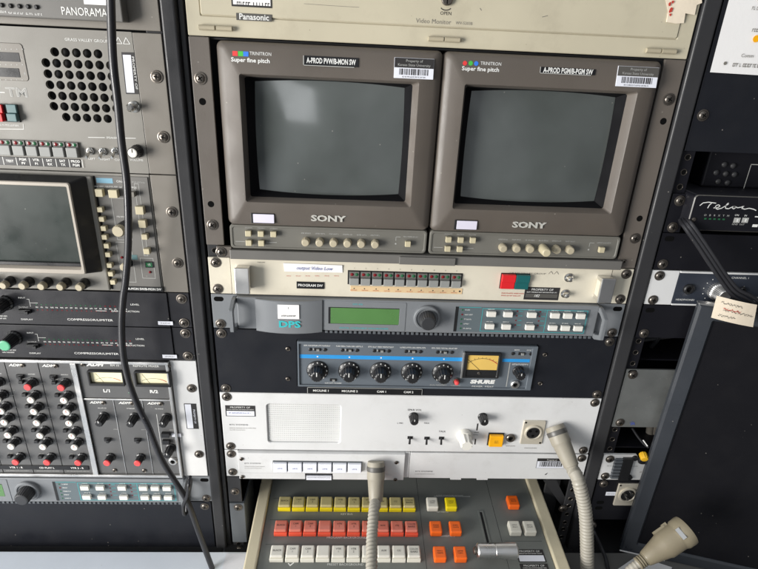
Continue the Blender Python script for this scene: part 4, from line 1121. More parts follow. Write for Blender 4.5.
a = (-198.7, -128.4); b = (-168.5, -129.2); c_ = (-167.9, -134.4); s.line(a, b, .5, -.2, 0); s.line(b, c_, .5, -.22, 0); p = (-185.8, -132.5); s.marks(p[0] - 10, p[0] + 14, p[1], 1.4, -.2, 0)
a = (-107.2, -123.8); b = (-90.9, -124.2); s.line(a, b, .5, -.2); a = (-76.9, -124.3); b = (-60.4, -124.7); s.line(a, b, .5, -.2); p = (-84.1, -124.2); s.text('SPEAKER', p[0], p[1], 1.9, -.2, 0)
for w, p in (('LEFT', (-107.0, -102.5)), ('RIGHT', (-93.8, -102.5)), ('CUE', (-81.3, -102.5)), ('VOLUME', (-62.5, -103.0))): s.text(w, p[0], p[1], 2.1, -.2, 0, sx=1.15)
s.build('lettering', t)
s = MB('plastic'); a = (-195.4, -152.6); b = (-169.7, -135.8); s.box(a[0], b[0], a[1], b[1], -1.5, -.05, .3); s.build('key_well', t)
for a, b, m in (((-189.5, -152.1), (-182.2, -136.1), 'red'), ((-178.3, -152.6), (-168.8, -136.6), 'tealgrey')):
    zm = (a[1] + b[1]) / 2
    s = MB(m); s.box(a[0], b[0] - .4, a[1], zm, -4.5, -1.4, .5); s.box(a[0], b[0] - .4, zm + .2, b[1] - .4, -7, -1.4, .6); s.build('rocker_key', t)
ks = level((-188.2, -108.2), (-123.3, -110.1), 6); kp_ = (ks[1][0] - ks[0][0])
kb = MB('grey_dark', 'plastic'); kb.box(-5.9, 5.9, -9.4, 5.8, -2.5, -.05, .4); kb = kb.mesh('key_base')
kc = MB('btn_grey'); kc.box(-5.3, 5.3, -4.6, 5.2, -6.0, -2.4, .6); kc = kc.mesh('key_cap')
for k in range(-2, 6):
    x = ks[0][0] + k * kp_; z = ks[0][1]
    b_ = put_at('button', kb, t, x, z); put_at('key_cap', kc, b_, x, z); put_at('lamp', lr, b_, x - 2.6, z - 7.0, -2.5); put_at('lamp', lg, b_, x + 2.6, z - 7.0, -2.5)
a = (-212.7, -99.8); b = (-119.4, -95.0); s = MB('tape_black', 'print'); zc = (a[1] + b[1]) / 2; s.box(a[0] - 10, b[0], zc - 4.2, zc + 4.2, -1.0, -.05, .2)
for k, w in zip(range(-2, 6), (('MON', 'A'), ('VCR', 'B'), ('TEST', ''), ('PGM', 'PV'), ('VTR', 'P1'), ('SAT', 'RX'), ('SAT', 'TX'), ('PROD', 'PGM'))):
    x = ks[0][0] + k * kp_
    s.text(w[0], x, zc - (2 if w[1] else 0), 2.4, -1.15, 1, bold=.1)
    if w[1]: s.text(w[1], x, zc + 1.8, 2.4, -1.15, 1, bold=.1)
    s.rect(x + kp_ / 2 - .3, x + kp_ / 2 + .3, zc - 4, zc + 4, -1.1, 1)
s.build('label_tape', t)
for p in ((-106.9, -110.3), (-94.3, -110.3), (-82.1, -111.2)): toggle(t, p[0], p[1], 0, -.5)
p = (-60.6, -112.1); s = MB('plastic', 'btn_white'); s.lathe(p[0], p[1], [(6.6, -.1), (6.6, -2), (5.8, -3), (5.4, -12)], 48, 0, 18, .08); s.lathe(p[0], p[1], [(4.6, -12), (4.4, -12.8), (3.6, -13.1)], 28, 1); s.rect(p[0] - .4, p[0] + .4, p[1] - 4, p[1] - .5, -13.25, 0); s.build('knob', t)
p = (-58.1, -154.9); s = MB('nickel', 'screw_dark'); s.lathe(p[0], p[1], [(5.4, -.1), (5.4, -1), (3.2, -1.4), (3.4, -7), (3.8, -7.2), (3.8, -11), (2.4, -12.4)], 28); s.build('thumb_screw', t)
a = (-63.4, -203.9); b = (-52.4, -166.8); s = MB('ink', 'paper_dim', 'print')
xf0 = (-62.9, -203.7); s.poly([(-63.4, -203.9), (-51.3, -204.2), (-52.0, -166.8), (-64.2, -166.5)], -.15, 0); s.poly([(-62.3, -201.7), (-54.8, -201.8), (-55.9, -168.0), (-63.3, -167.9)], -.25, 1)
p = (-53.3, -185.8); s.text('PROPERTY OF', p[0], p[1], 2.2, -.3, 2, rot=-math.pi / 2, sx=1.5)
s.build('asset_sticker', t)

# waveform scope
z0, z1 = -2 * U, U
t = thing('waveform_scope', 'grey waveform scope with dark square screen and tan knobs', 'scope', -270, z1)
s = MB('grey'); s.box(LX[0] + .4, ES - .4, z0 + .5, z1 - .5, 0, 3, .5); s.build('faceplate', t)
ear(t, z0, z1); 
for z in (-49.5, 8.3): screw(t, (LS, z))
# chassis border, then the screen hood standing out of it
bx1 = (-100.8, -43.0)[0]
s = MB('grey'); s.box(LX[0] + 30, -108.6, z0 + 3.5, z1 - 2.5, -5, -.1, 1.5); s.build('bezel', t)
hx0, hx1, hz0, hz1 = LX[0] + 52, -113.6, -85.6, 9.0
s = MB('frame_tan', 'plastic')
HD = -22
fx1, fz0, fz1 = -123.0, -81.9, 16.0; hz1 = 19.5; hx1 = -113.2
s.loft([rrect(hx0 - 8, hx1, hz0, hz1, 2.5, -5), rrect(hx0, fx1, fz0, fz1, 2.5, HD + 2)], False, False, 1)
s.loft([rrect(hx0, fx1, fz0, fz1, 2.5, HD + 2), rrect(hx0, fx1, fz0, fz1, 2.5, HD + .8), rrect(hx0 + .8, fx1 - .8, fz0 + .8, fz1 - .8, 2, HD), rrect(hx0 + 4.4, fx1 - 3.0, fz0 + 3.4, fz1 - 5, 1.5, HD), rrect(hx0 + 6, fx1 - 4.4, fz0 + 4.8, fz1 - 6.5, 1.2, HD + 4), rrect(hx0 + 6.4, fx1 - 4.8, fz0 + 5.2, fz1 - 7, 1.2, HD + 9)])
s.build('screen_hood', t)
s = MB('scope_glass')
a = (hx0 + 5.6, fx1 - 4.0, fz0 + 4.4, fz1 - 6.2)
G_ = [[s._v((a[0] + (a[1] - a[0]) * j / 24, a[2] + (a[3] - a[2]) * i / 24, HD + 8.2 - 2.2 * (1 - (j / 12 - 1) ** 2) * (1 - (i / 12 - 1) ** 2))) for j in range(25)] for i in range(25)]
for i in range(24):
    for j in range(24): f = s.bm.faces.new((G_[i][j], G_[i][j + 1], G_[i + 1][j + 1], G_[i + 1][j])); f.smooth = True
s.build('picture_tube', t)
s = MB('plastic'); s.box(hx0 + 20, fx1 - 4.8, fz1 - 10.4, fz1 - 6.8, HD + 5.0, HD + 7.6, .3); s.build('screen_strip', t)
kn = knob_mesh(4.6, 15, 'knob_beige', 16, .1, 0, None)
kr = level((-213.7, 33.3), (-134.3, 32.4), 5); kp_ = kr[1][0] - kr[0][0]
sk = MB('plastic'); sk.lathe(0, 0, [(5.8, 0), (5.6, -6), (4.8, -9)], 24); sk = sk.mesh('knob_skirt')
for k in range(-2, 5):
    x = kr[0][0] + k * kp_; b_ = put_at('knob', kn, t, x, kr[0][1], -5); put_at('knob_skirt', sk, b_, x, kr[0][1], -5)
# key panel on the right
a = (-110.5, -82.2); s = MB('grey_dark', 'header', 'print', 'printdim', 'led_green', 'tealgrey')
cpx0, cpx1, cpz0, cpz1 = -106.6, ES - 2, z0 + 3, z1 - 2
s2 = MB('void'); s2.box(-108.5, -106.7, z0 + 3.5, z1 - 2.5, -.6, -.05); s2.build('panel_gap', t)
s.box(cpx0, cpx1, cpz0, cpz1, -1.2, -.05, .3)
p = (-89.1, -80.9); s.rect(cpx0 + 1, p[0], p[1] - 2.6, p[1] + 2.6, -1.35, 1); q_ = (-86.7, -80.5); s.text('ON-AIR', q_[0] + 7, q_[1], 2.4, -1.35, 2); s.marks(q_[0] + 17, q_[0] + 30, q_[1], 1.4, -1.35, 3)
p = (-109.8, -74.7); s.marks(p[0], p[0] + 44, p[1], 1.5, -1.35, 2)
def outl(a, b):
    s.frame(min(a[0], b[0]), max(a[0], b[0]), a[1], b[1], .5, -1.35, 3)
outl((-93.6, -63.1), (-77.5, -16.9)); outl((-67.8, -79.1), (-63.2, 0.7)); outl((-95.8, -14.7), (-80.0, 32.5)); outl((-72.6, 3.1), (-58.3, 27.3))
p = (-86.5, -42.9); s.marks(p[0] - 4, p[0] + 5, p[1], 1.4, -1.35, 2)
a = (-81.1, -0.2); b = (-75.1, 5.5); s.rect(a[0], b[0], a[1], b[1], -1.4, 5)
s.build('control_panel', t)
def kbtn(p, w, h=None, dep=7, m='btn'):
    put_at('button', key_mesh(w, h or w, dep, m, .5), t, p[0], p[1], -1.2)
kbtn((-102.0, -69.3), 7.4, 8.0); kbtn((-88.0, -68.8), 9.0, 8.4); kbtn((-68.6, -68.9), 4.6, 5.4, 7, 'inkgrey'); kbtn((-63.4, -52.1), 8.4, 8.6); kbtn((-62.5, -37.5), 7.6, 8.2); kbtn((-62.0, -23.2), 6.2, 6); kbtn((-61.9, -6.8), 6.4, 6.2)
for p in ((-103.8, -51.5), (-103.7, -41.3), (-103.4, -31.2), (-103.9, -21.5), (-103.3, -11.7), (-103.3, -1.7), (-103.6, 10.7), (-103.7, 20.7), (-102.8, 30.5)): kbtn(p, 5.4, 5.2, 7)
p = (-83.4, -32.4); s = MB('knob_beige', 'plastic'); s.lathe(p[0], p[1], [(6.6, -1.2), (6.4, -14)], 40, 1, 16, .1); s.lathe(p[0], p[1], [(6.3, -13.9), (6.3, -19), (5.4, -20.4)], 40, 0, 20, .05); s.build('knob', t)
p = (-85.1, 9.5); s = MB('knob_beige', 'plastic'); s.lathe(p[0], p[1], [(4.8, -1.2), (4.5, -11)], 30, 1, 14, .1); s.lathe(p[0], p[1], [(4.4, -10.9), (4.3, -15), (3.6, -16)], 30, 0); s.build('knob', t)
for p in ((-91.7, 3.1), (-63.6, 19.6)): s = MB('led_red'); s.lathe(p[0], p[1], [(1.5, -1.1), (1.3, -2.2), (.5, -2.7)], 12); s.build('lamp', t)
p = (-63.3, 10.6); s = MB('plastic', 'led_green', 'print'); s.box(p[0] - 4.6, p[0] + 4.6, p[1] - 3.6, p[1] + 3.6, -2.2, -1.1, .3); s.rect(p[0] - 3.4, p[0] + 3.4, p[1] - 2.4, p[1] + 2.4, -2.3, 1); s.text('15', p[0], p[1], 2.4, -2.4, 2); s.build('digit_display', t)
a = (-91.6, 37.4); b = (-51.9, 43.9); s = MB('tape_black', 'print'); s.box(a[0], b[0], a[1], a[1] + 5.6, -2.0, -1.1, .2); s.text('A-MON SW/B-MON SW', (a[0] + b[0]) / 2, a[1] + 2.8, 2.7, -2.15, 1, w=b[0] - a[0] - 3, bold=.08); s.build('label_tape', t)

# two compressors
for n_, (u0, dx, dz, cap, lab) in enumerate(((1, 0, 0, 'plastic', 'upper near-black compressor with a plain black knob'), (2, 0, 0, 'green_cap', 'lower near-black compressor with a mint green knob cap'))):
    z0, z1 = u0 * U, (u0 + 1) * U
    t = thing('compressor', lab, 'compressor', -270, z1, 0, 'compressors in the left rack')
    s = MB('comp'); s.box(LX[0] + .4, ES + 3, z0 + .5, z1 - .6, -1.5, 3, .6); s.build('faceplate', t)
    s = MB('comp'); s.box(ES + 3.4, LX[1] - .4, z0 + .4, z1 - .5, 0, 3, .5); s.build('ear', t)
    for z in (z0 + 7.5, z1 - 6.35): screw(t, (LS, z))
    q0 = (-208.2, 55.0); ox = q0[0]; oz = q0[1] - U     # measured on the upper unit, repeated one unit lower
    b0 = (z0 - U)
    pts = {'in': (-208.7, 55.0), 'out': (-209.3, 66.8), 'sc0': (-194.4, 65.5), 'sc1': (-97.1, 64.1), 'lev': (-85.4, 60.0), 'gr': (-97.2, 68.8), 'cl': (-138.3, 80.8), 'disp': (-208.6, 82.0), 'sw': (-208.4, 71.5), 'kn': (-227.8, 61.6), 'st0': (-62.1, 80.4), 'st1': (-45.3, 85.8), 'ln': (-233.5, 80.4), 'l1': (-130.0, 69.1), 'l2': (-116.9, 69.0)}
    pts = {k: (v[0], v[1] + b0) for k, v in pts.items()}
    s = MB('print', 'led_red', 'led_green', 'printdim'); D_ = -1.7
    s.text('INPUT', *pts['in'], 1.9, D_, 0); s.text('OUTPUT', *pts['out'], 1.9, D_, 0)
    jx = pts['sc0'][0] - 3; zi, zo = pts['in'][1], pts['out'][1]; zj = (zi + zo) / 2
    s.rect(pts['in'][0] + 5, jx - 4, zi + 1.2, zi + 1.6, D_); s.rect(pts['in'][0] + 7, jx - 4, zo - 1.6, zo - 1.2, D_); s.rect(jx - 4, jx - 3.6, zi + 1.2, zo - 1.2, D_); s.rect(jx - 3.6, jx + 5, zj - .2, zj + .2, D_)
    for i in range(19):
        x = pts['sc0'][0] + (pts['sc1'][0] - pts['sc0'][0]) * i / 18; z = pts['sc0'][1] + .6
        s.marks(x - 1.3, x + 1.4, z, 1.4, D_, 0, (4, 5)); s.disc(x, z - 3.3, .8, D_, 1 if i > 13 else 2, 8); s.disc(x, z + 3.4, .7, D_, 1, 8)
    s.text('LEVEL', pts['lev'][0], pts['lev'][1], 2.1, D_, 0, sx=1.3); s.text('GAIN REDUCTION', pts['gr'][0], pts['gr'][1], 2.1, D_, 0, sx=1.25)
    s.rect(pts['l1'][0], pts['l2'][0] - 1, pts['gr'][1] - .25, pts['gr'][1] + .2, D_)
    s.text('COMPRESSOR/LIMITER', pts['cl'][0], pts['cl'][1], 2.7, D_, 0, sx=1.32); s.text('DISPLAY', pts['disp'][0], pts['disp'][1], 1.9, D_, 0, sx=1.3)
    s.marks(pts['ln'][0] - 12, pts['ln'][0] + 4, pts['ln'][1] - 2, 1.3, D_, 0); s.marks(pts['ln'][0] - 12, pts['ln'][0] + 2, pts['ln'][1] + 1, 1.3, D_, 0)
    s.build('lettering', t)
    p = pts['sw']; s = MB('plastic'); s.box(p[0] - 6.5, p[0] + 7, p[1] - 2.6, p[1] + 2.0, -4, -1.4, .4); s.box(p[0] + 2, p[0] + 6, p[1] - 1.8, p[1] + 1.6, -7.5, -3.8, .4); s.build('slide_switch', t)
    p = pts['kn']; s = MB('plastic', cap, 'print'); s.lathe(p[0], p[1], [(9.2, -1.4), (9.2, -3.5), (7.6, -5), (7.2, -20)], 40, 0, 16, .08)
    s.lathe(p[0], p[1], [(6.4, -20), (6.2, -21), (5, -21.4)], 28, 1); s.build('knob', t)
    s = MB('plastic', 'print'); 
    a, b = pts['st0'], pts['st1']; s = MB('paper_dim', 'inkgrey'); s.box(a[0], b[0], a[1], b[1] - .8, -1.9, -1.45, .08); s.marks(a[0] + 3, b[0] - 3, (a[1] + b[1]) / 2 - .4, 1.3, -2.05, 1); s.build('paper_label', t)

# remote mixer of narrow strips, four units
z0, z1 = 3 * U, 7 * U
t = thing('strip_mixer', 'charcoal mixer of narrow strips with coral knob caps and two meters', 'mixer', -270, z1)
s = MB('white'); s.box(ES - 3.6, LX[1] - .4, z0 + .6, z1 - .6, 0, 3, .5); s.build('ear', t)
for z in (172.5, 274): screw(t, (LS, z))
s = MB('ink', 'paper_dim', 'inkblue'); p = (-42.4, 195.2); q_ = (-31.9, 227.7); s.box(-44.5, -29.5, p[1], q_[1] + 6, -.3, -.02, .05); s.rect(-43.5, -36, p[1] + 1, q_[1] + 5, -.4, 1); s.text('PROPERTY OF', -33, (p[1] + q_[1] + 6) / 2, 2.4, -.45, 1, rot=-math.pi / 2); s.build('asset_sticker', t)
s = MB('alum'); s.box(LX[0] + .4, ES - 4.2, z0 + .6, z0 + 4.2, -5, 3, .5); s.box(LX[0] + .4, ES - 4.2, z1 - 5.0, z1 - 1.0, -5, 3, .5); s.box(ES - 7.4, ES - 4.4, z0 + 4.4, z1 - 5.2, -5, 3, .4)
vx0, vx1 = -163.0, ES - 7.6
s.box(-169.8, vx0 - .4, z0 + 4.4, z1 - 5.2, -5, 3, .4); s.build('mixer_frame', t)
zt, zb = z0 + 4.6, z1 - 5.4
sw_ = (-207.3, 136.3)[0] - (-245.6, 137.2)[0]
KN = MB('plastic'); KN.lathe(0, 0, [(6.4, -2), (6.4, -3.6), (5.0, -4.6), (4.5, -13.2)], 36, 0, 12, .10); KN = KN.mesh('knob')
def capm(m):
    s = MB(m, 'inkred'); s.lathe(0, 0, [(4.2, -13), (4.2, -14.4), (3.6, -15)], 24); m == 'btn_white' and s.rect(-.3, .3, -3.4, 0, -15.1, 1); return s.mesh('knob_cap')
CAPS = {m: capm(m) for m in ('pinkred', 'btn_white')}
def capknob(t, x, z, m):
    k = put_at('knob', KN, t, x, z, 0); put_at('knob_cap', CAPS[m], k, x, z, 0)
SWM = MB('plastic', 'btn_grey'); SWM.box(-4.2, 4.2, -2.6, 2.6, -4, -1.9, .4); SWM.box(0, 3.6, -1.9, 1.9, -8, -3.8, .4); SWM = SWM.mesh('slide_switch')
SMK = MB('plastic'); SMK.box(-2.6, 2.6, -2.0, 2.0, -6.5, -1.9, .5); SMK = SMK.mesh('push_switch')
ys = [(-218.9, 165.7)[1], (-218.3, 183.7)[1], (-218.6, 200.7)[1], (-218.5, 217.3)[1], (-217.9, 236.5)[1], (-216.8, 253.9)[1], (-218.2, 278.4)[1]]
k0 = (-218.9, 165.7)[0]; k1 = (-218.2, 278.4)[0]; kx_ = (k0 + k1) / 2
sx1 = -170.2
for n_ in range(5):
    b_ = sx1 - n_ * sw_ ; a_ = b_ - sw_ + .7
    s = MB('strip'); s.box(a_, b_, zt, zb, -2, 3, .4); st = s.build('channel_strip', t)
    kx0 = kx_ + (1 - n_) * sw_
    s = MB('print', 'printdim'); s.text('ADM', a_ + 11, zt + 5, 3.4, -2.2, 0, shear=.3, sx=1.3, bold=.15)
    s.marks(b_ - 14, b_ - 6, zt + 17, 1.1, -2.2, 0)
    for z in ys: s.marks(kx0 - 15, kx0 - 9, z - 4, 1.1, -2.2, 1); s.marks(kx0 + 7, kx0 + 11, z + 2, 1.1, -2.2, 1)
    s.marks(a_ + 4, b_ - 5, zb - 3.2, 1.2, -2.2, 1)
    s.build('lettering', st)
    small_screw(t, (a_ + 20, zt + 5), -2)
    put_at('slide_switch', SWM, t, a_ + 14.5, zt + 20)
    for z, m in zip(ys, ('pinkred', 'btn_white', 'btn_white', 'btn_white', 'btn_white', 'btn_white', 'pinkred')):
        capknob(t, kx0, z, m)
        put_at('push_switch', SMK, t, kx0 - 12.5, z - 1.0)
a = (-305.1, 294.0); b = (-175.3, 299.8); s = MB('tape_black', 'print')
s.box(LX[0] + 30, b[0], b[1] - 6.4, b[1], -3.2, -1.9, .2)
for n_, w in enumerate(('VTR 2 - R', 'CD PLAY L', 'VTR 1 - R', 'VTR 1 - L', 'AUX 1')): s.text(w, sx1 - (n_ + .5) * sw_, b[1] - 3.2, 2.8, -3.35, 1, bold=.05)
s.build('label_tape', t)
# meters
zv = (-114.5, 188.4)[1]
s = MB('strip', 'print', 'led_green'); s.box(vx0, vx1, zt, zv - 1, -2, 3, .4)
p = (-142.5, 140.2); s.text('ADM', p[0], p[1], 4.2, -2.2, 1, shear=.3, sx=1.4, bold=.3); q_ = (-124.6, 140.8); s.text('RM 10', q_[0], q_[1], 2.7, -2.2, 1, 'LEFT'); q_ = (-98.3, 140.9); s.text('REMOTE MIXER', q_[0], q_[1], 2.7, -2.2, 1, 'LEFT', sx=1.15)
for w, p in (('L/1', (-133.9, 177.1)), ('R/2', (-78.0, 177.1))): s.text(w, p[0], p[1], 4.2, -2.2, 1, sx=1.2, bold=.2)
s.build('meter_panel', t)
for p in ((-156.2, 140.1), (-56.2, 139.3)): small_screw(t, p, -2)
p = (-107.0, 178.8); s = MB('led_green'); s.lathe(p[0], p[1], [(1.4, -2), (1.2, -3.4), (.4, -3.8)], 12); s.build('lamp', t)
for a, b in (((-151.3, 146.5), (-109.2, 167.1)), ((-96.9, 146.4), (-54.7, 167.4))):
    s = MB('plastic'); s.openplate((a[0], b[0], a[1], b[1]), (a[0] + 2.4, b[0] - 2.0, a[1] + 1.6, b[1] - 3.4), -7, 5.2, 1, .6, .5, -3); m_ = s.build('meter_frame', t)
    s = MB('meter_pale', 'ink', 'inkred'); s.rect(a[0] + 2.2, b[0] - 1.8, a[1] + 1.4, b[1] - 3.2, -3.1)
    cxm = (a[0] + b[0]) / 2; zc = b[1] + 12
    for i in range(22):
        a0, a1 = math.radians(236 + i * 3.2), math.radians(236 + (i + 1) * 3.2); R = 22
        s.line((cxm + R * math.cos(a0) * 1.15, zc + R * math.sin(a0)), (cxm + R * math.cos(a1) * 1.15, zc + R * math.sin(a1)), .8 if i > 15 else .4, -3.2, 2 if i > 15 else 1)
    s.line((cxm - 13, a[1] + 5), (cxm - 5, b[1] - 3.2), .35, -3.25, 1); s.build('meter_dial', m_)
s = MB('alum'); s.box(vx0, vx1, zv - .7, zv + 1.4, -3.4, 3, .3); s.build('divider', t)
w3 = (vx1 - vx0) / 3
for n_ in range(3):
    a_, b_ = vx0 + n_ * w3 + .3, vx0 + (n_ + 1) * w3 - .6
    s = MB('strip'); s.box(a_, b_, zv + 1.8, zb, -2, 3, .4); st = s.build('channel_strip', t)
    s = MB('print', 'printdim'); s.text('ADM', a_ + 12, zv + 6, 3.2, -2.2, 0, shear=.3, sx=1.3, bold=.15); s.marks(a_ + 14, a_ + 24, zv + 14, 1.2, -2.2, 0)
    s.marks(a_ + 28, a_ + 34, zv + 46, 1.2, -2.2, 1); s.build('lettering', st)
    if n_ < 2: s_ = MB('alum'); s_.box(b_ + .1, b_ + .7, zv + 1.8, zb, -2.6, 3); s_.build('divider', t)
    small_screw(t, (a_ + 22, zv + 6), -2)
KD = knob_mesh(5.4, 16, 'plastic', 10, .14, 6.6)
for p in ((-143.0, 214.5), (-106.0, 215.0), (-66.8, 214.7)): put_at('knob', KD, t, p[0], p[1], -2)
for p in ((-144.0, 250.1), (-106.8, 250.0)): put_at('slide_switch', SWM, t, p[0], p[1])
for p in ((-144.5, 278.2), (-106.5, 278.1)): capknob(t, p[0], p[1], 'pinkred')
for p in ((-142.8, 300.2), (-105.0, 300.2)): small_screw(t, p, -2)
p = (-66.6, 262.3); put_at('knob', KD, t, p[0], p[1], -2)
p = (-70.2, 240.0); s = MB('plastic'); s.box(p[0] - 5, p[0] + 5, p[1] - 3, p[1] + 3, -7, -1.9, .4); s.build('slide_switch', t)
p = (-70.9, 251.8); s = MB('plastic'); s.box(p[0] - 4.5, p[0] + 4.5, p[1] - 3, p[1] + 3, -6, -1.9, .4); s.build('slide_switch', t)
p = (-58.1, 242.6); s = MB('paper_dim'); s.box(p[0] - 5.5, p[0] + 6, p[1] - 2.6, p[1] + 2.4, -2.3, -1.95, .05); s.build('paper_label', t)
jack(t, (-65.8, 283.3), 5.6, -2)
x_ = (-79.0, 253.6)[0]; s = MB('print'); s.rect(x_, x_ + .5, zv + 22, zb - 20, -2.2); s.build('strip_line', t)

synchroniser(-503.4, 7, 'blue grey one-unit synchroniser low in the left rack under the strip mixer', False)
t = thing('blank_panel', 'wide black blank panel at the bottom of the left rack', 'panel', -270, 10.4 * U)
s = MB('black'); s.box(LX[0] + .4, LX[1] - .4, 8 * U + .6, 10.6 * U, 0, 3, .6); s.build('faceplate', t)
for z in (8 * U + 8.5, 10.1 * U): screw(t, (LS, z))

# cable hanging down the front of the left rack
c = MB('rubber')
c.tube([(-45.2, -266.3, -46.0), (-49.8, -235.4, -44.0), (-54.6, -197.7, -42.0), (-56.6, -159.8, -40.0), (-58.2, -126.9, -40.0), (-59.4, -90.8, -38.0), (-63.7, -53.3, -36.0), (-69.7, -17.7, -34.0), (-78.1, 19.0, -32.0), (-83.9, 39.3, -31.0), (-90.2, 73.2, -31.0), (-92.9, 109.2, -32.0), (-90.0, 146.2, -34.0), (-82.4, 179.1, -36.0), (-75.3, 204.7, -36.0), (-66.4, 249.5, -36.0), (-53.0, 287.0, -36.0), (-40.7, 317.7, -38.0), (-31.1, 363.5, -40.0), (-20.7, 415.3, -42.0), (-7.0, 477.5, -46.0)], 3.6, 14)
tag(c.build('power_cable'), 'long black cable hanging down in front of the left rack', 'cable')
c = MB('rubber'); c.tube([(-34.1, 277.9, -37.0), (-33.9, 283.7, -46.0), (-38.0, 301.8, -44.0), (-45.4, 320.7, -40.0), (-45.8, 334.9, -41.0), (-44.3, 336.7, -36.0), (-43.1, 321.5, -31.0), (-36.8, 294.9, -31.0), (-34.1, 277.9, -37.0)], 2.2, 10)
tag(c.build('cable_tie'), 'short black strap looped round the hanging cable', 'cable tie')
# sheet of paper on the counter at the left of the console
c = MB('paper_dim'); c.box(-4, 34, 429.2, 429.8, -120, -20); tag(c.build('paper_sheet'), 'white paper strip lying on the counter left of the switcher console', 'paper')

# ================================================================== right rack
RX = 504.2; RE = 985.6; RS = 513.4
def rplate(name, label, cat, z0, z1, m='black_r', d0=0.0, x1=RE, group=None):
    t = thing(name, label, cat, 620, z1, 0, group)
    s = MB(m); s.box(RX, x1, z0 + .4, z1 - .5, d0, 3, .5); s.build('faceplate', t)
    return t
def slot(t, x, z):
    s = MB('screw_dark', 'screw'); s.loft([rrect(x - 5.5, x + 5.5, z - 3, z + 3, 2.9, -.1), rrect(x - 5, x + 5, z - 2.6, z + 2.6, 2.5, -.12)], False, True); s.build('screw_slot', t)

t = rplate('blank_panel', 'tall black panel with a sheet of paper taped to it', 'panel', -420, -3 * U, 'black')
screw(t, (RS, -170)); screw(t, (RS, -300))
a = (508.7, -210.8); b = (506.3, -274.0)
s = MB('paper', 'inkgrey', 'orange_btn')
xl = a[0] - .6; zb = a[1]
rows = []
for i in range(9):
    z = zb - 279 + 279 * i / 8; row = []
    for j in range(9): row.append((xl + 216 * j / 8, z + .35 * j, -.5 - .9 * math.sin(i * .8 + 1) ** 2 - .5 * math.sin(j * .9) ** 2))
    rows.append(row)
s.loft(rows, False, False, 0, False)
p = (534.2, -227.1); s.text('Comm', p[0], p[1], 3.2, -2.2, 1, 'LEFT')
p = (521.4, -219.5); s.disc(p[0] - 1, p[1], 1.6, -2.2, 1); s.marks(p[0] + 7, p[0] + 70, p[1] + 1, 3.2, -2.2, 1)
p = (537.9, -249.8); s.marks(p[0], p[0] + 30, p[1], 2.8, -2.2, 1); p = (544.3, -242.5); s.disc(p[0], p[1], 3.2, -2.25, 2)
p = (531.7, -268.4); s.marks(p[0], p[0] + 60, p[1], 2.8, -2.2, 1)
o = s.build('paper_sheet'); tag(o, 'white printed sheet taped on the tall black panel at upper right', 'paper')

t = thing('dimpled_unit', 'recessed black unit with seven small round dimples', 'audio unit', 640, -2 * U, 24)
x0 = (549.7, -110.4)[0]
s = MB('black_r'); s.box(x0, 900, -3 * U - 6, -2 * U - 3, 26, 240, 2.0); s.build('case', t)
for p in ((569.0, -117.3), (579.4, -116.3), (562.3, -108.2), (573.6, -107.2), (583.9, -106.8), (567.6, -98.3), (578.7, -97.3)):
    s = MB('rail'); s.lathe(p[0], p[1], [(3.0, 26), (3.0, 24.6), (2.2, 23.8), (.6, 23.4)], 16); s.build('dimple', t)
s = MB('printdim'); a = (599.4, -87.4); z0 = (600.4, -118.5)[1]; s.rect(a[0], a[0] + .8, z0, a[1] - 1, 25.8); s.rect(a[0], a[0] + 60, z0 - .4, z0 + .4, 25.8); s.build('outline_print', t)

t = thing('phone_hybrid', 'black telephone unit with white script lettering and green lamps', 'audio unit', 640, -U)
z0, z1 = -2 * U, -U
s = MB('black_r'); s.box(RX, 523, z0 + .5, z1 - .5, 0, 3, .5); s.build('ear', t)
screw(t, (RS, z0 + 8)); screw(t, (RS, z1 - 6.35))
s = MB('black_r', 'badge'); p = (519.4, -91.7); q_ = (518.3, -56.6); x0 = (p[0] + q_[0]) / 2
s.loft([rrect(x0, 985, p[1], q_[1] + 4.2, 4, 60), rrect(x0, 985, p[1], q_[1] + 4.2, 4, -14), rrect(x0 + 1.2, 984, p[1] + 1.2, q_[1] + 3, 3, -16)], False, True)
s.loft([rrect(x0 + .2, 984.8, p[1] + .2, q_[1] + 4, 4, -14.9), rrect(x0 + 1.0, 984.2, p[1] + 1.0, q_[1] + 3.2, 3.4, -15.9)], False, False, 1)
s.build('case', t)
s = MB('print', 'cyan', 'led_green', 'printdim'); D_ = -16.3
def stroke(pp, w=.9):
    for a, b in zip(pp, pp[1:]): s.line(T_(a), T_(b), w, D_)
def T_(p): return p
S_ = [(526.3, -80.1), (529.0, -83.2), (534.7, -84.2), (543.2, -83.4)]; stroke(S_, .9)
S_ = [(538.5, -83.5), (536.5, -81.0), (535.6, -77.7)]; stroke(S_, 1.0)
S_ = [(542.0, -78.2), (546.3, -78.6), (548.6, -80.3), (546.4, -81.9), (544.0, -80.7), (543.6, -78.5), (546.5, -76.9), (550.9, -78.2), (557.1, -83.0), (556.2, -84.1), (554.4, -81.0), (555.3, -78.1), (558.7, -77.9), (562.4, -80.2), (564.4, -80.8), (566.0, -79.3), (564.2, -77.8), (562.2, -79.1), (563.8, -80.8), (568.2, -79.3), (571.8, -80.0), (574.7, -81.5), (572.7, -78.9), (576.4, -78.0), (581.0, -79.2), (586.3, -78.3), (589.5, -77.0)]; stroke(S_, .9)
for k, (p, q_) in enumerate((((535.3, -70.0), (536.5, -66.1)), ((540.6, -70.0), (541.7, -66.1)), ((545.6, -70.0), (546.7, -66.1)), ((550.6, -70.0), (551.8, -66.1)), ((555.6, -70.0), (556.8, -66.1)), ((560.6, -70.0), (561.8, -66.1)))):
    s.text('OBRXTM'[k], p[0], p[1], 2.0, D_, 3, sx=1.2)
    if k < 5: s.rect(q_[0] - 1.3, q_[0] + 1.3, q_[1] - .8, q_[1] + .8, D_, 2)
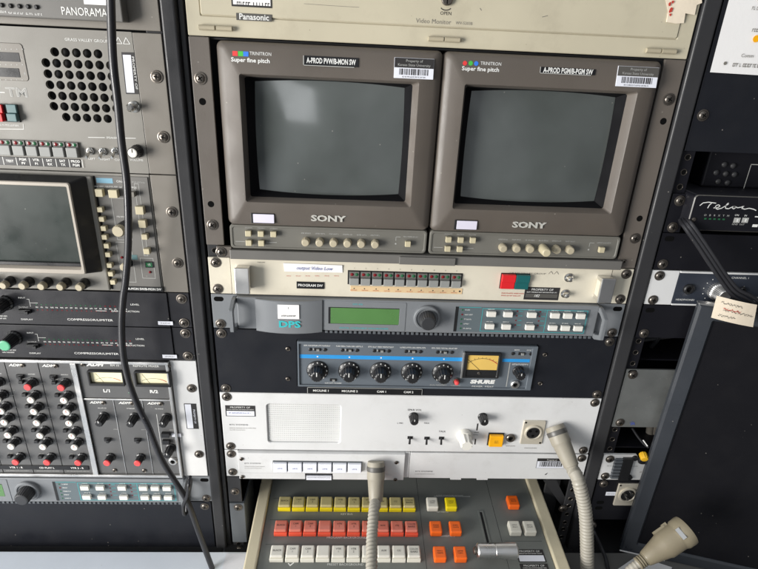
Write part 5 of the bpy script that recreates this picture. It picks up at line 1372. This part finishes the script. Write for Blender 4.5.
for p, w in (((570.0, -71.1), 'ON'), ((579.8, -70.9), 'IN')): s.text(w, p[0], p[1], 2.0, D_, 0)
for p in ((571.7, -65.6), (580.8, -65.9)):
    s.rect(p[0] - 3.6, p[0] + 3.6, p[1] - 2.8, p[1] + 2.8, D_, 3); s.rect(p[0] - .2, p[0] + 1.4, p[1] - 1.6, p[1] + 1.6, D_ - .1, 0)
p = (570.6, -61.1); s.text('SEND  OUT', p[0] + 4, p[1], 1.9, D_, 3); p = (592.8, -60.2); s.rect(p[0] - 2, p[0] + 4, p[1] - 1.5, p[1] + 1.5, D_, 0); p = (592.3, -70.2); s.rect(p[0] - 2, p[0] + 6, p[1] - .6, p[1] + .6, D_, 0)
s.build('lettering', t)
p = (522.1, -64.8); s = MB('screw', 'screw_dark'); s.lathe(p[0] + 2, p[1], [(2.4, -15.5), (2.2, -17.0), (1.4, -17.4)], 16); s.build('screw', t)

t = rplate('blank_panel', 'black blank panel between the telephone unit and the headphone amplifier', 'panel', -U, 0)
slot(t, RS, -U + 7); screw(t, (RS, -7))
z0, z1 = 0, U
t = thing('headphone_amplifier', 'dark blue headphone amplifier with silver knob and pale grey ear', 'amplifier', 640, z1)
s = MB('white'); s.box(RX, 536.5, z0 + .8, z1 - .6, 0, 3, .5); s.box(537, RE, z0 + .8, z0 + 3.0, -1, 3, .3); s.box(537, RE, z1 - 2.6, z1 - .6, -1, 3, .3); s.build('frame', t)
s = MB('phones'); s.box(536.9, RE, z0 + 3.1, z1 - 2.7, -.6, 3); s.build('faceplate', t)
screw(t, (RS, 7.2)); screw(t, (RS, 38))
p = (551.4, 22.4); jack(t, p, 6.2, -.6, 'plastic'); p = (616.0, 21.8); jack(t, p, 4.0, -.6, 'plastic')
p = (585.1, 23.7)
s = MB('alum'); s.lathe(p[0], p[1], [(10.6, -.8), (10.6, -6), (9.6, -7), (8.8, -7.5), (7.6, -17), (6.6, -18.4)], 60, 0, 30, .05); s.build('knob', t)
s = MB('print', 'printdim')
for k in range(11):
    a = math.radians(130 + 28 * k); s.disc(p[0] - 1 + 14.5 * math.cos(a), p[1] - 1 + 14.5 * math.sin(a), .6, -.85)
q_ = (551.5, 37.2); s.text('HEADPHONES', q_[0], q_[1] - .6, 2.2, -.8, 0, sx=1.12); q_ = (609.6, 7.1); s.text('CHANNEL 1', q_[0], q_[1], 2.3, -.8, 0, sx=1.2)
q_ = (631.9, 31.0); s.marks(q_[0], q_[0] + 30, q_[1], 1.6, -.8); q_ = (633.6, 36.2); s.marks(q_[0], q_[0] + 30, q_[1], 1.6, -.8)
q_ = (577.4, 38.4); s.marks(q_[0], q_[0] + 14, q_[1], 1.6, -.8)
s.build('lettering', t)

t = rplate('blank_panel', 'black blank panel under the headphone amplifier', 'panel', U, 2 * U)
slot(t, RS, U + 7); screw(t, (RS, 2 * U - 6.35))
t = rplate('grey_plate', 'blotched bare grey metal plate beside the big black framed panel', 'plate', 3 * U, 5 * U, 'plate', 0)
slot(t, RS - 1, 3 * U + 4); screw(t, (RS, 3 * U + 8)); screw(t, (RS, 5 * U - 8))
s = MB('inkblue'); p = (530.1, 215.8)
for k in range(7): s.line((p[0] + random.uniform(-4, 4), p[1] + random.uniform(-3, 3)), (p[0] + random.uniform(-4, 4), p[1] + random.uniform(-3, 3)), 1.1, -.15 - k * .02)
s.build('pen_mark', t)
t = thing('loose_wiring', 'loose wires with a yellow plug in the opening under the grey plate', 'wiring', 545, 262, 10)
c = MB('rubber'); c.tube([(545.1, 238.5, 20.0), (553.0, 248.7, 14.0), (560.0, 255.5, 8.0), (564.8, 257.9, 4.0)], 1.6, 8); c.build('wire', t)
a = V(*(552.6, 243.8, 10.0)); 
c = MB('print'); c.tube([(557.0, 248.8, 8.0), (561.6, 254.1, 2.0)], .9, 8); c.build('wire_tip', t)
p = (553.4, 261.4, -4.0)
c = MB('brass'); c.lathe(0, 0, [(4.6, 0), (5.4, 1), (5.4, 8), (4.4, 9.5), (2.2, 9.8)], 22, 0, 10, .12, axis=(-.1, .25, -1), org=p); c.build('plug', t)
c = MB('plastic'); c.lathe(0, 0, [(6.6, 0), (6.6, 3), (5.4, 4)], 22, axis=(-.1, .25, -1), org=(557.3, 273.3, -2.0)); c.build('collar', t)
for q_ in ((583.6, 262.4, 40.0), (589.4, 262.3, 40.0)):
    c = MB('grey_ear'); c.lathe(0, 0, [(5, 0), (5, 30)], 18, axis=(.15, 1, 0), org=(q_[0], q_[1] - 14, 40)); c.build('pipe', t)
c = MB('black_r'); c.box(520, 640, 262, 264, 10, 120, .3); c.build('shelf', t)

t = thing('terminal_panel', 'small white panel with a black terminal block and clipped corner', 'panel', 545, 7 * U)
z0, z1 = 6 * U, 7 * U
s = MB('white'); pts = [(RX, z0 + .6), (549, z0 + .6), (560, z0 + 16), (575, z0 + 16), (575, z1 - .6), (RX, z1 - .6)]
s.loft([[(x, z, 3) for x, z in pts], [(x, z, 0) for x, z in pts]], True, True)
for f in s.bm.faces: f.smooth = False
s.build('faceplate', t)
screw(t, (RS, z0 + 8)); screw(t, (RS - .5, z1 - 7)); screw(t, (RS, z1 + 6), -1); 
s = MB('plastic', 'dps_dark', 'screw'); xa, xb = 519.5, 545; 
s.box(xa + 11, xb - 1, z0 + 4.5, z1 - 3.5, -5, -.1, .5)
for k in range(6): s.box(xa, xa + 10.5, z0 + 8 + k * 5.4, z0 + 11.8 + k * 5.4, -4.5, -.1, .4, 1)
s.box(xa + 1, xa + 12, z0 + 6, z1 - 4, -2.4, -.1, .3, 1)
for k in (5, 38): s.lathe(xb + 2, z0 + k, [(3.6, -.1), (3.6, -3), (2.4, -3.2)], 14, 0)
s.build('terminal_block', t)
s = MB('inkgrey'); s.marks(512, 518, z0 + 20, 1.2, -.15); s.marks(547, 555, z0 + 20, 1.2, -.15); s.marks(560, 570, z0 + 30, 1.6, -.15); s.build('lettering', t)

t = rplate('socket_panel', 'black panel with a beige three-pin male socket and small white label', 'panel', 7 * U, 385)
xlr(t, 535, 567, 316.5, 356, female=False)
s = MB('paper_dim', 'inkgrey'); s.box(521, 534.6, 332.6, 339, -.4, -.02, .05); s.marks(523, 533, 336, 1.2, -.5, 1); s.build('paper_label', t)
for z in (352, 362.5): slot(t, 516.5, z)
t = thing('black_lead', 'thin black lead running from the rack screw down to the counter', 'cable', 514, 396)
c = MB('rubber'); c.tube([(514.6, 397, -2), (511.3, 394.9, -14.0), (521.0, 412.8, -22.0), (525.5, 423.9, -34.0), (523.4, 430.9, -52.0)], 2.6, 10); c.build('sheath', t)
c = MB('screw'); c.lathe(514.6, 394, [(5, 3), (5, -1.5), (3.6, -3.4), (1.5, -3.8)], 18); c.lathe(514, 402, [(3.4, 1), (3.4, -2.5), (2, -3.2)], 16); c.build('terminal', t)

t = thing('stowed_cables', 'dark cables stowed inside the opening above the blotched grey plate', 'cables', 560, 130, 60)
for x0, x1, z in ((515, 620, 118), (520, 640, 124), (560, 556, 128)):
    c = MB('rail'); c.tube([(x0, z, 50), ((x0 + x1) / 2, z - 14 - random.uniform(0, 8), 40), (x1, z - 4, 70), (x1 + 30, z + 20, 120)], 3.4, 10); c.build('cable', t)
c = MB('black_r'); c.box(516, 700, 130, 132, 20, 200, .3); c.build('tray', t)
# braces and brackets at the foot of the middle rack
t = thing('corner_bracket', 'dark steel corner bracket at the lower right of the middle rack', 'bracket', 460, 380, 20)
s = MB('rail'); s.box(446, 467, 312, 420, 26, 30, .6); 
s.poly([(433.7, 323.6), (452.2, 323.3), (483.7, 377.0), (477.4, 382.8)], 12); s.build('plate', t)
p = (476.8, 365.8); screw(t, (466, p[1]), 2)
t = thing('shelf_bracket', 'slate steel bracket bolted low on the left side of the middle rack', 'bracket', 10, 430, 0)
a = (5.1, 357.0); b = (18.8, 449.6)
s = MB('dps_dark'); s.box(1, 21, a[1], 429.5, -1.5, 3, .6); s.box(19, 21.2, a[1] + .4, 429, -1.2, 60, .4); s.build('plate', t)
p = (11.4, 363.7); screw(t, (p[0] + 1, p[1]), -1.5); p = (8.5, 443.2); screw(t, (p[0] + 1, p[1]), -1.5)
t = thing('filler_plate', 'short dark filler plate above the slate bracket, one screw', 'plate', 10, 8 * U, 0)
s = MB('rail'); s.box(.6, 18, 7 * U + .8, a[1] - 1.5, 0, 3, .5); s.build('plate', t); screw(t, (9.5, (9.0, 337.3)[1]))

# big framed panel standing on the counter in front of the right rack
BL = V(*(555.7, 430.0, -13.9)); BRd = (V(*(659.0, 430.0, -43.3)) - BL).normalized(); TL = V(*(557.4, 33.9, -19.0))
up = (TL - BL); HH = up.length * 1000; up.normalize()
dep = up.cross(BRd).normalized()
if dep.y < 0: dep = -dep
e1 = dep.cross(up).normalized()
if e1.x < 0: e1 = -e1
PX = Matrix(((e1.x, dep.x, up.x, TL.x), (e1.y, dep.y, up.y, TL.y), (e1.z, dep.z, up.z, TL.z), (0, 0, 0, 1))) @ Matrix.Translation(-V(0, 0, 0))
t = thing('framed_panel', 'big black framed panel standing before the right rack', 'panel', 640, 430, -40)
s = MB('framed', 'alum'); s.xf = PX
s.openplate((0, 330, 0, HH), (20.5, 309, 19, HH - 20), 0, 9, 1.5, 1, 2.6, 5)
s.build('frame', t)
s = MB('paper'); s.xf = PX; s.box(-.4, 60, HH - 2.2, HH - .4, -.6, .6, .2); s.build('edge_strip', t)
s = MB('alum'); s.xf = PX; s.box(-.8, 22, -1.6, .4, .5, 8.5, .3); s.build('edge_strip', t)
s = MB('cloth'); s.xf = PX; s.box(20, 309.5, 18.5, HH - 19.5, 3.6, 8.5); s.build('cloth', t)

# cables and paper tag hanging over the right rack
t = thing('cable_bundle', 'three black cables running from the telephone unit to the paper tag', 'cable')if False else None
t = thing('cable_bundle', 'three flat black cables running down behind the paper tag', 'cable', 545, 0, -30)
for pts in ([(515.8, -61.0, -6.0), (514.7, -56.2, -20.0), (527.7, -40.1, -28.0), (542.6, -22.2, -34.0), (559.1, -3.4, -38.0), (572.6, 10.3, -41.0), (591.3, 21.4, -42.0), (632.9, 42.5, -42.0)],
            [(518.5, -61.8, -6.0), (517.4, -58.9, -20.0), (530.5, -42.9, -28.0), (545.3, -25.1, -34.0), (561.8, -6.3, -38.0), (576.0, 7.4, -41.0), (595.1, 17.2, -42.0), (631.9, 39.5, -42.0)],
            [(520.9, -62.7, -6.0), (520.0, -61.5, -20.0), (533.0, -45.5, -28.0), (547.8, -27.7, -34.0), (564.3, -8.9, -38.0), (579.2, 4.7, -41.0), (598.6, 13.5, -42.0), (630.9, 36.8, -42.0)]):
    c = MB('rubber')
    c.tube(pts, 2.1, 10)
    c.build('cable', t)
c = MB('tape_cream', 'inkgrey', 'inkred')
q4 = [(552.7, 10.1, -47.0), (598.5, 18.4, -50.0), (606.3, 47.6, -46.0), (556.5, 38.0, -44.0)]
def bil(u_, v_):
    return tuple((q4[0][i] * (1 - u_) + q4[1][i] * u_) * (1 - v_) + (q4[3][i] * (1 - u_) + q4[2][i] * u_) * v_ + (0 if i < 2 else -2.2 * math.sin(u_ * 3.14)) for i in range(3))
c.loft([[bil(i / 10, j / 6) for i in range(11)] for j in range(7)], False, False, 0, False)
def pen(v_, a, b, m):
    u_ = a
    while u_ < b:
        p0, p1 = Vector(bil(u_, v_ + random.uniform(-.05, .05))), Vector(bil(u_ + .03, v_ + random.uniform(-.06, .06)))
        p0.z -= .5; p1.z -= .5; n = Vector((0, .35, 0))
        f = c.bm.faces.new([c._v(p) for p in (p0 - n, p1 - n, p1 + n, p0 + n)]); f.material_index = m; u_ += .024
pen(.22, .12, .62, 1); pen(.46, .2, .6, 2); pen(.52, .2, .9, 1); pen(.78, .12, .5, 1)
tag(c.build('paper_tag'), 'cream handwritten paper tag stuck on the cables above the framed panel', 'tag')

# putty plug and paper at the lower right
A0 = Vector((525.0, 337.3, -104.0)); B0 = Vector((591.2, 298.7, -84.0)); L_ = (B0 - A0).length; ax = (B0 - A0).normalized()
k_ = L_ / 62
t = thing('cable_plug', 'putty coloured cylindrical plug in front of the framed panel', 'plug', A0.x, A0.y, A0.z)
s = MB('plug', 'alum', 'badge')
s.lathe(0, 0, [(8.2, 0), (8.8, 1), (11.6, 14), (14.2, 26), (15.6, 29), (15.8, 47), (16.0, 49), (17.4, 52), (17.8, 60), (17.4, 63), (16.6, 63.5), (15.6, 61.5), (15.0, 58)], 40, 0, axis=ax, org=A0)
s.build('body', t)
s = MB('plug')
for k in range(4): s.lathe(0, 0, [(6.2, -11 + k * 3), (7.6, -10.4 + k * 3), (7.6, -9 + k * 3), (6.2, -8.4 + k * 3)], 24, axis=ax, org=A0)
s.build('strain_relief', t)
tt = ax.cross(Vector((0, 0, -1))).normalized(); uu = ax.cross(tt)
M4 = Matrix.Identity(4)
side = Vector((161, -211, -558)) - A0
side = (side - ax * side.dot(ax)).normalized()
s = MB('alum'); 
oo = A0 + ax * 50 + side * 17.0; w_ = ax.cross(side).normalized()
def obox(o, hx, hy, hz):
    vs = []
    for a in (-1, 1):
        for b in (-1, 1):
            for c_ in (-1, 1): vs.append(s._v(tuple(o + w_ * hx * a + ax * hy * b + side * hz * c_)))
    for q in ((0, 1, 3, 2), (4, 6, 7, 5), (0, 4, 5, 1), (2, 3, 7, 6), (0, 2, 6, 4), (1, 5, 7, 3)): s.bm.faces.new([vs[i] for i in q])
obox(oo, 6.5, 2.6, .9); s.build('nameplate', t)
wl = w_ if w_.y < 0 else -w_
s = MB('plug'); w2 = w_; o2 = A0 + ax * 36 + wl * 15.5
side, w_ = wl, side; obox(o2, 4, 8, 2.2); obox(o2 + ax * 9, 3.2, 3, 3.4); s.build('latch', t)
s = MB('goose_tube'); e = A0 - ax * 10
s.tube([tuple(A0 - ax * 2), tuple(e), tuple(e - ax * 18 + Vector((0, 8, 0))), (e.x - 34, 420, e.z - 16), (e.x - 60, 424, e.z - 60), (e.x - 70, 424.5, e.z - 120)], 5.4, 14, 0, .1, 4.2, 30); s.build('hose', t)
c = MB('paper'); pp = [(532.0, 430.0, -48.1), (576.8, 430.0, -23.1), (618.0, 430.0, -41.7), (581.4, 430.0, -78.1)]
c.loft([[(p[0], 429.7, p[2]) for p in pp], [(p[0], 428.9, p[2]) for p in pp]], True, True); tag(c.build('paper_sheet'), 'white sheet of paper lying on the counter under the putty plug', 'paper')
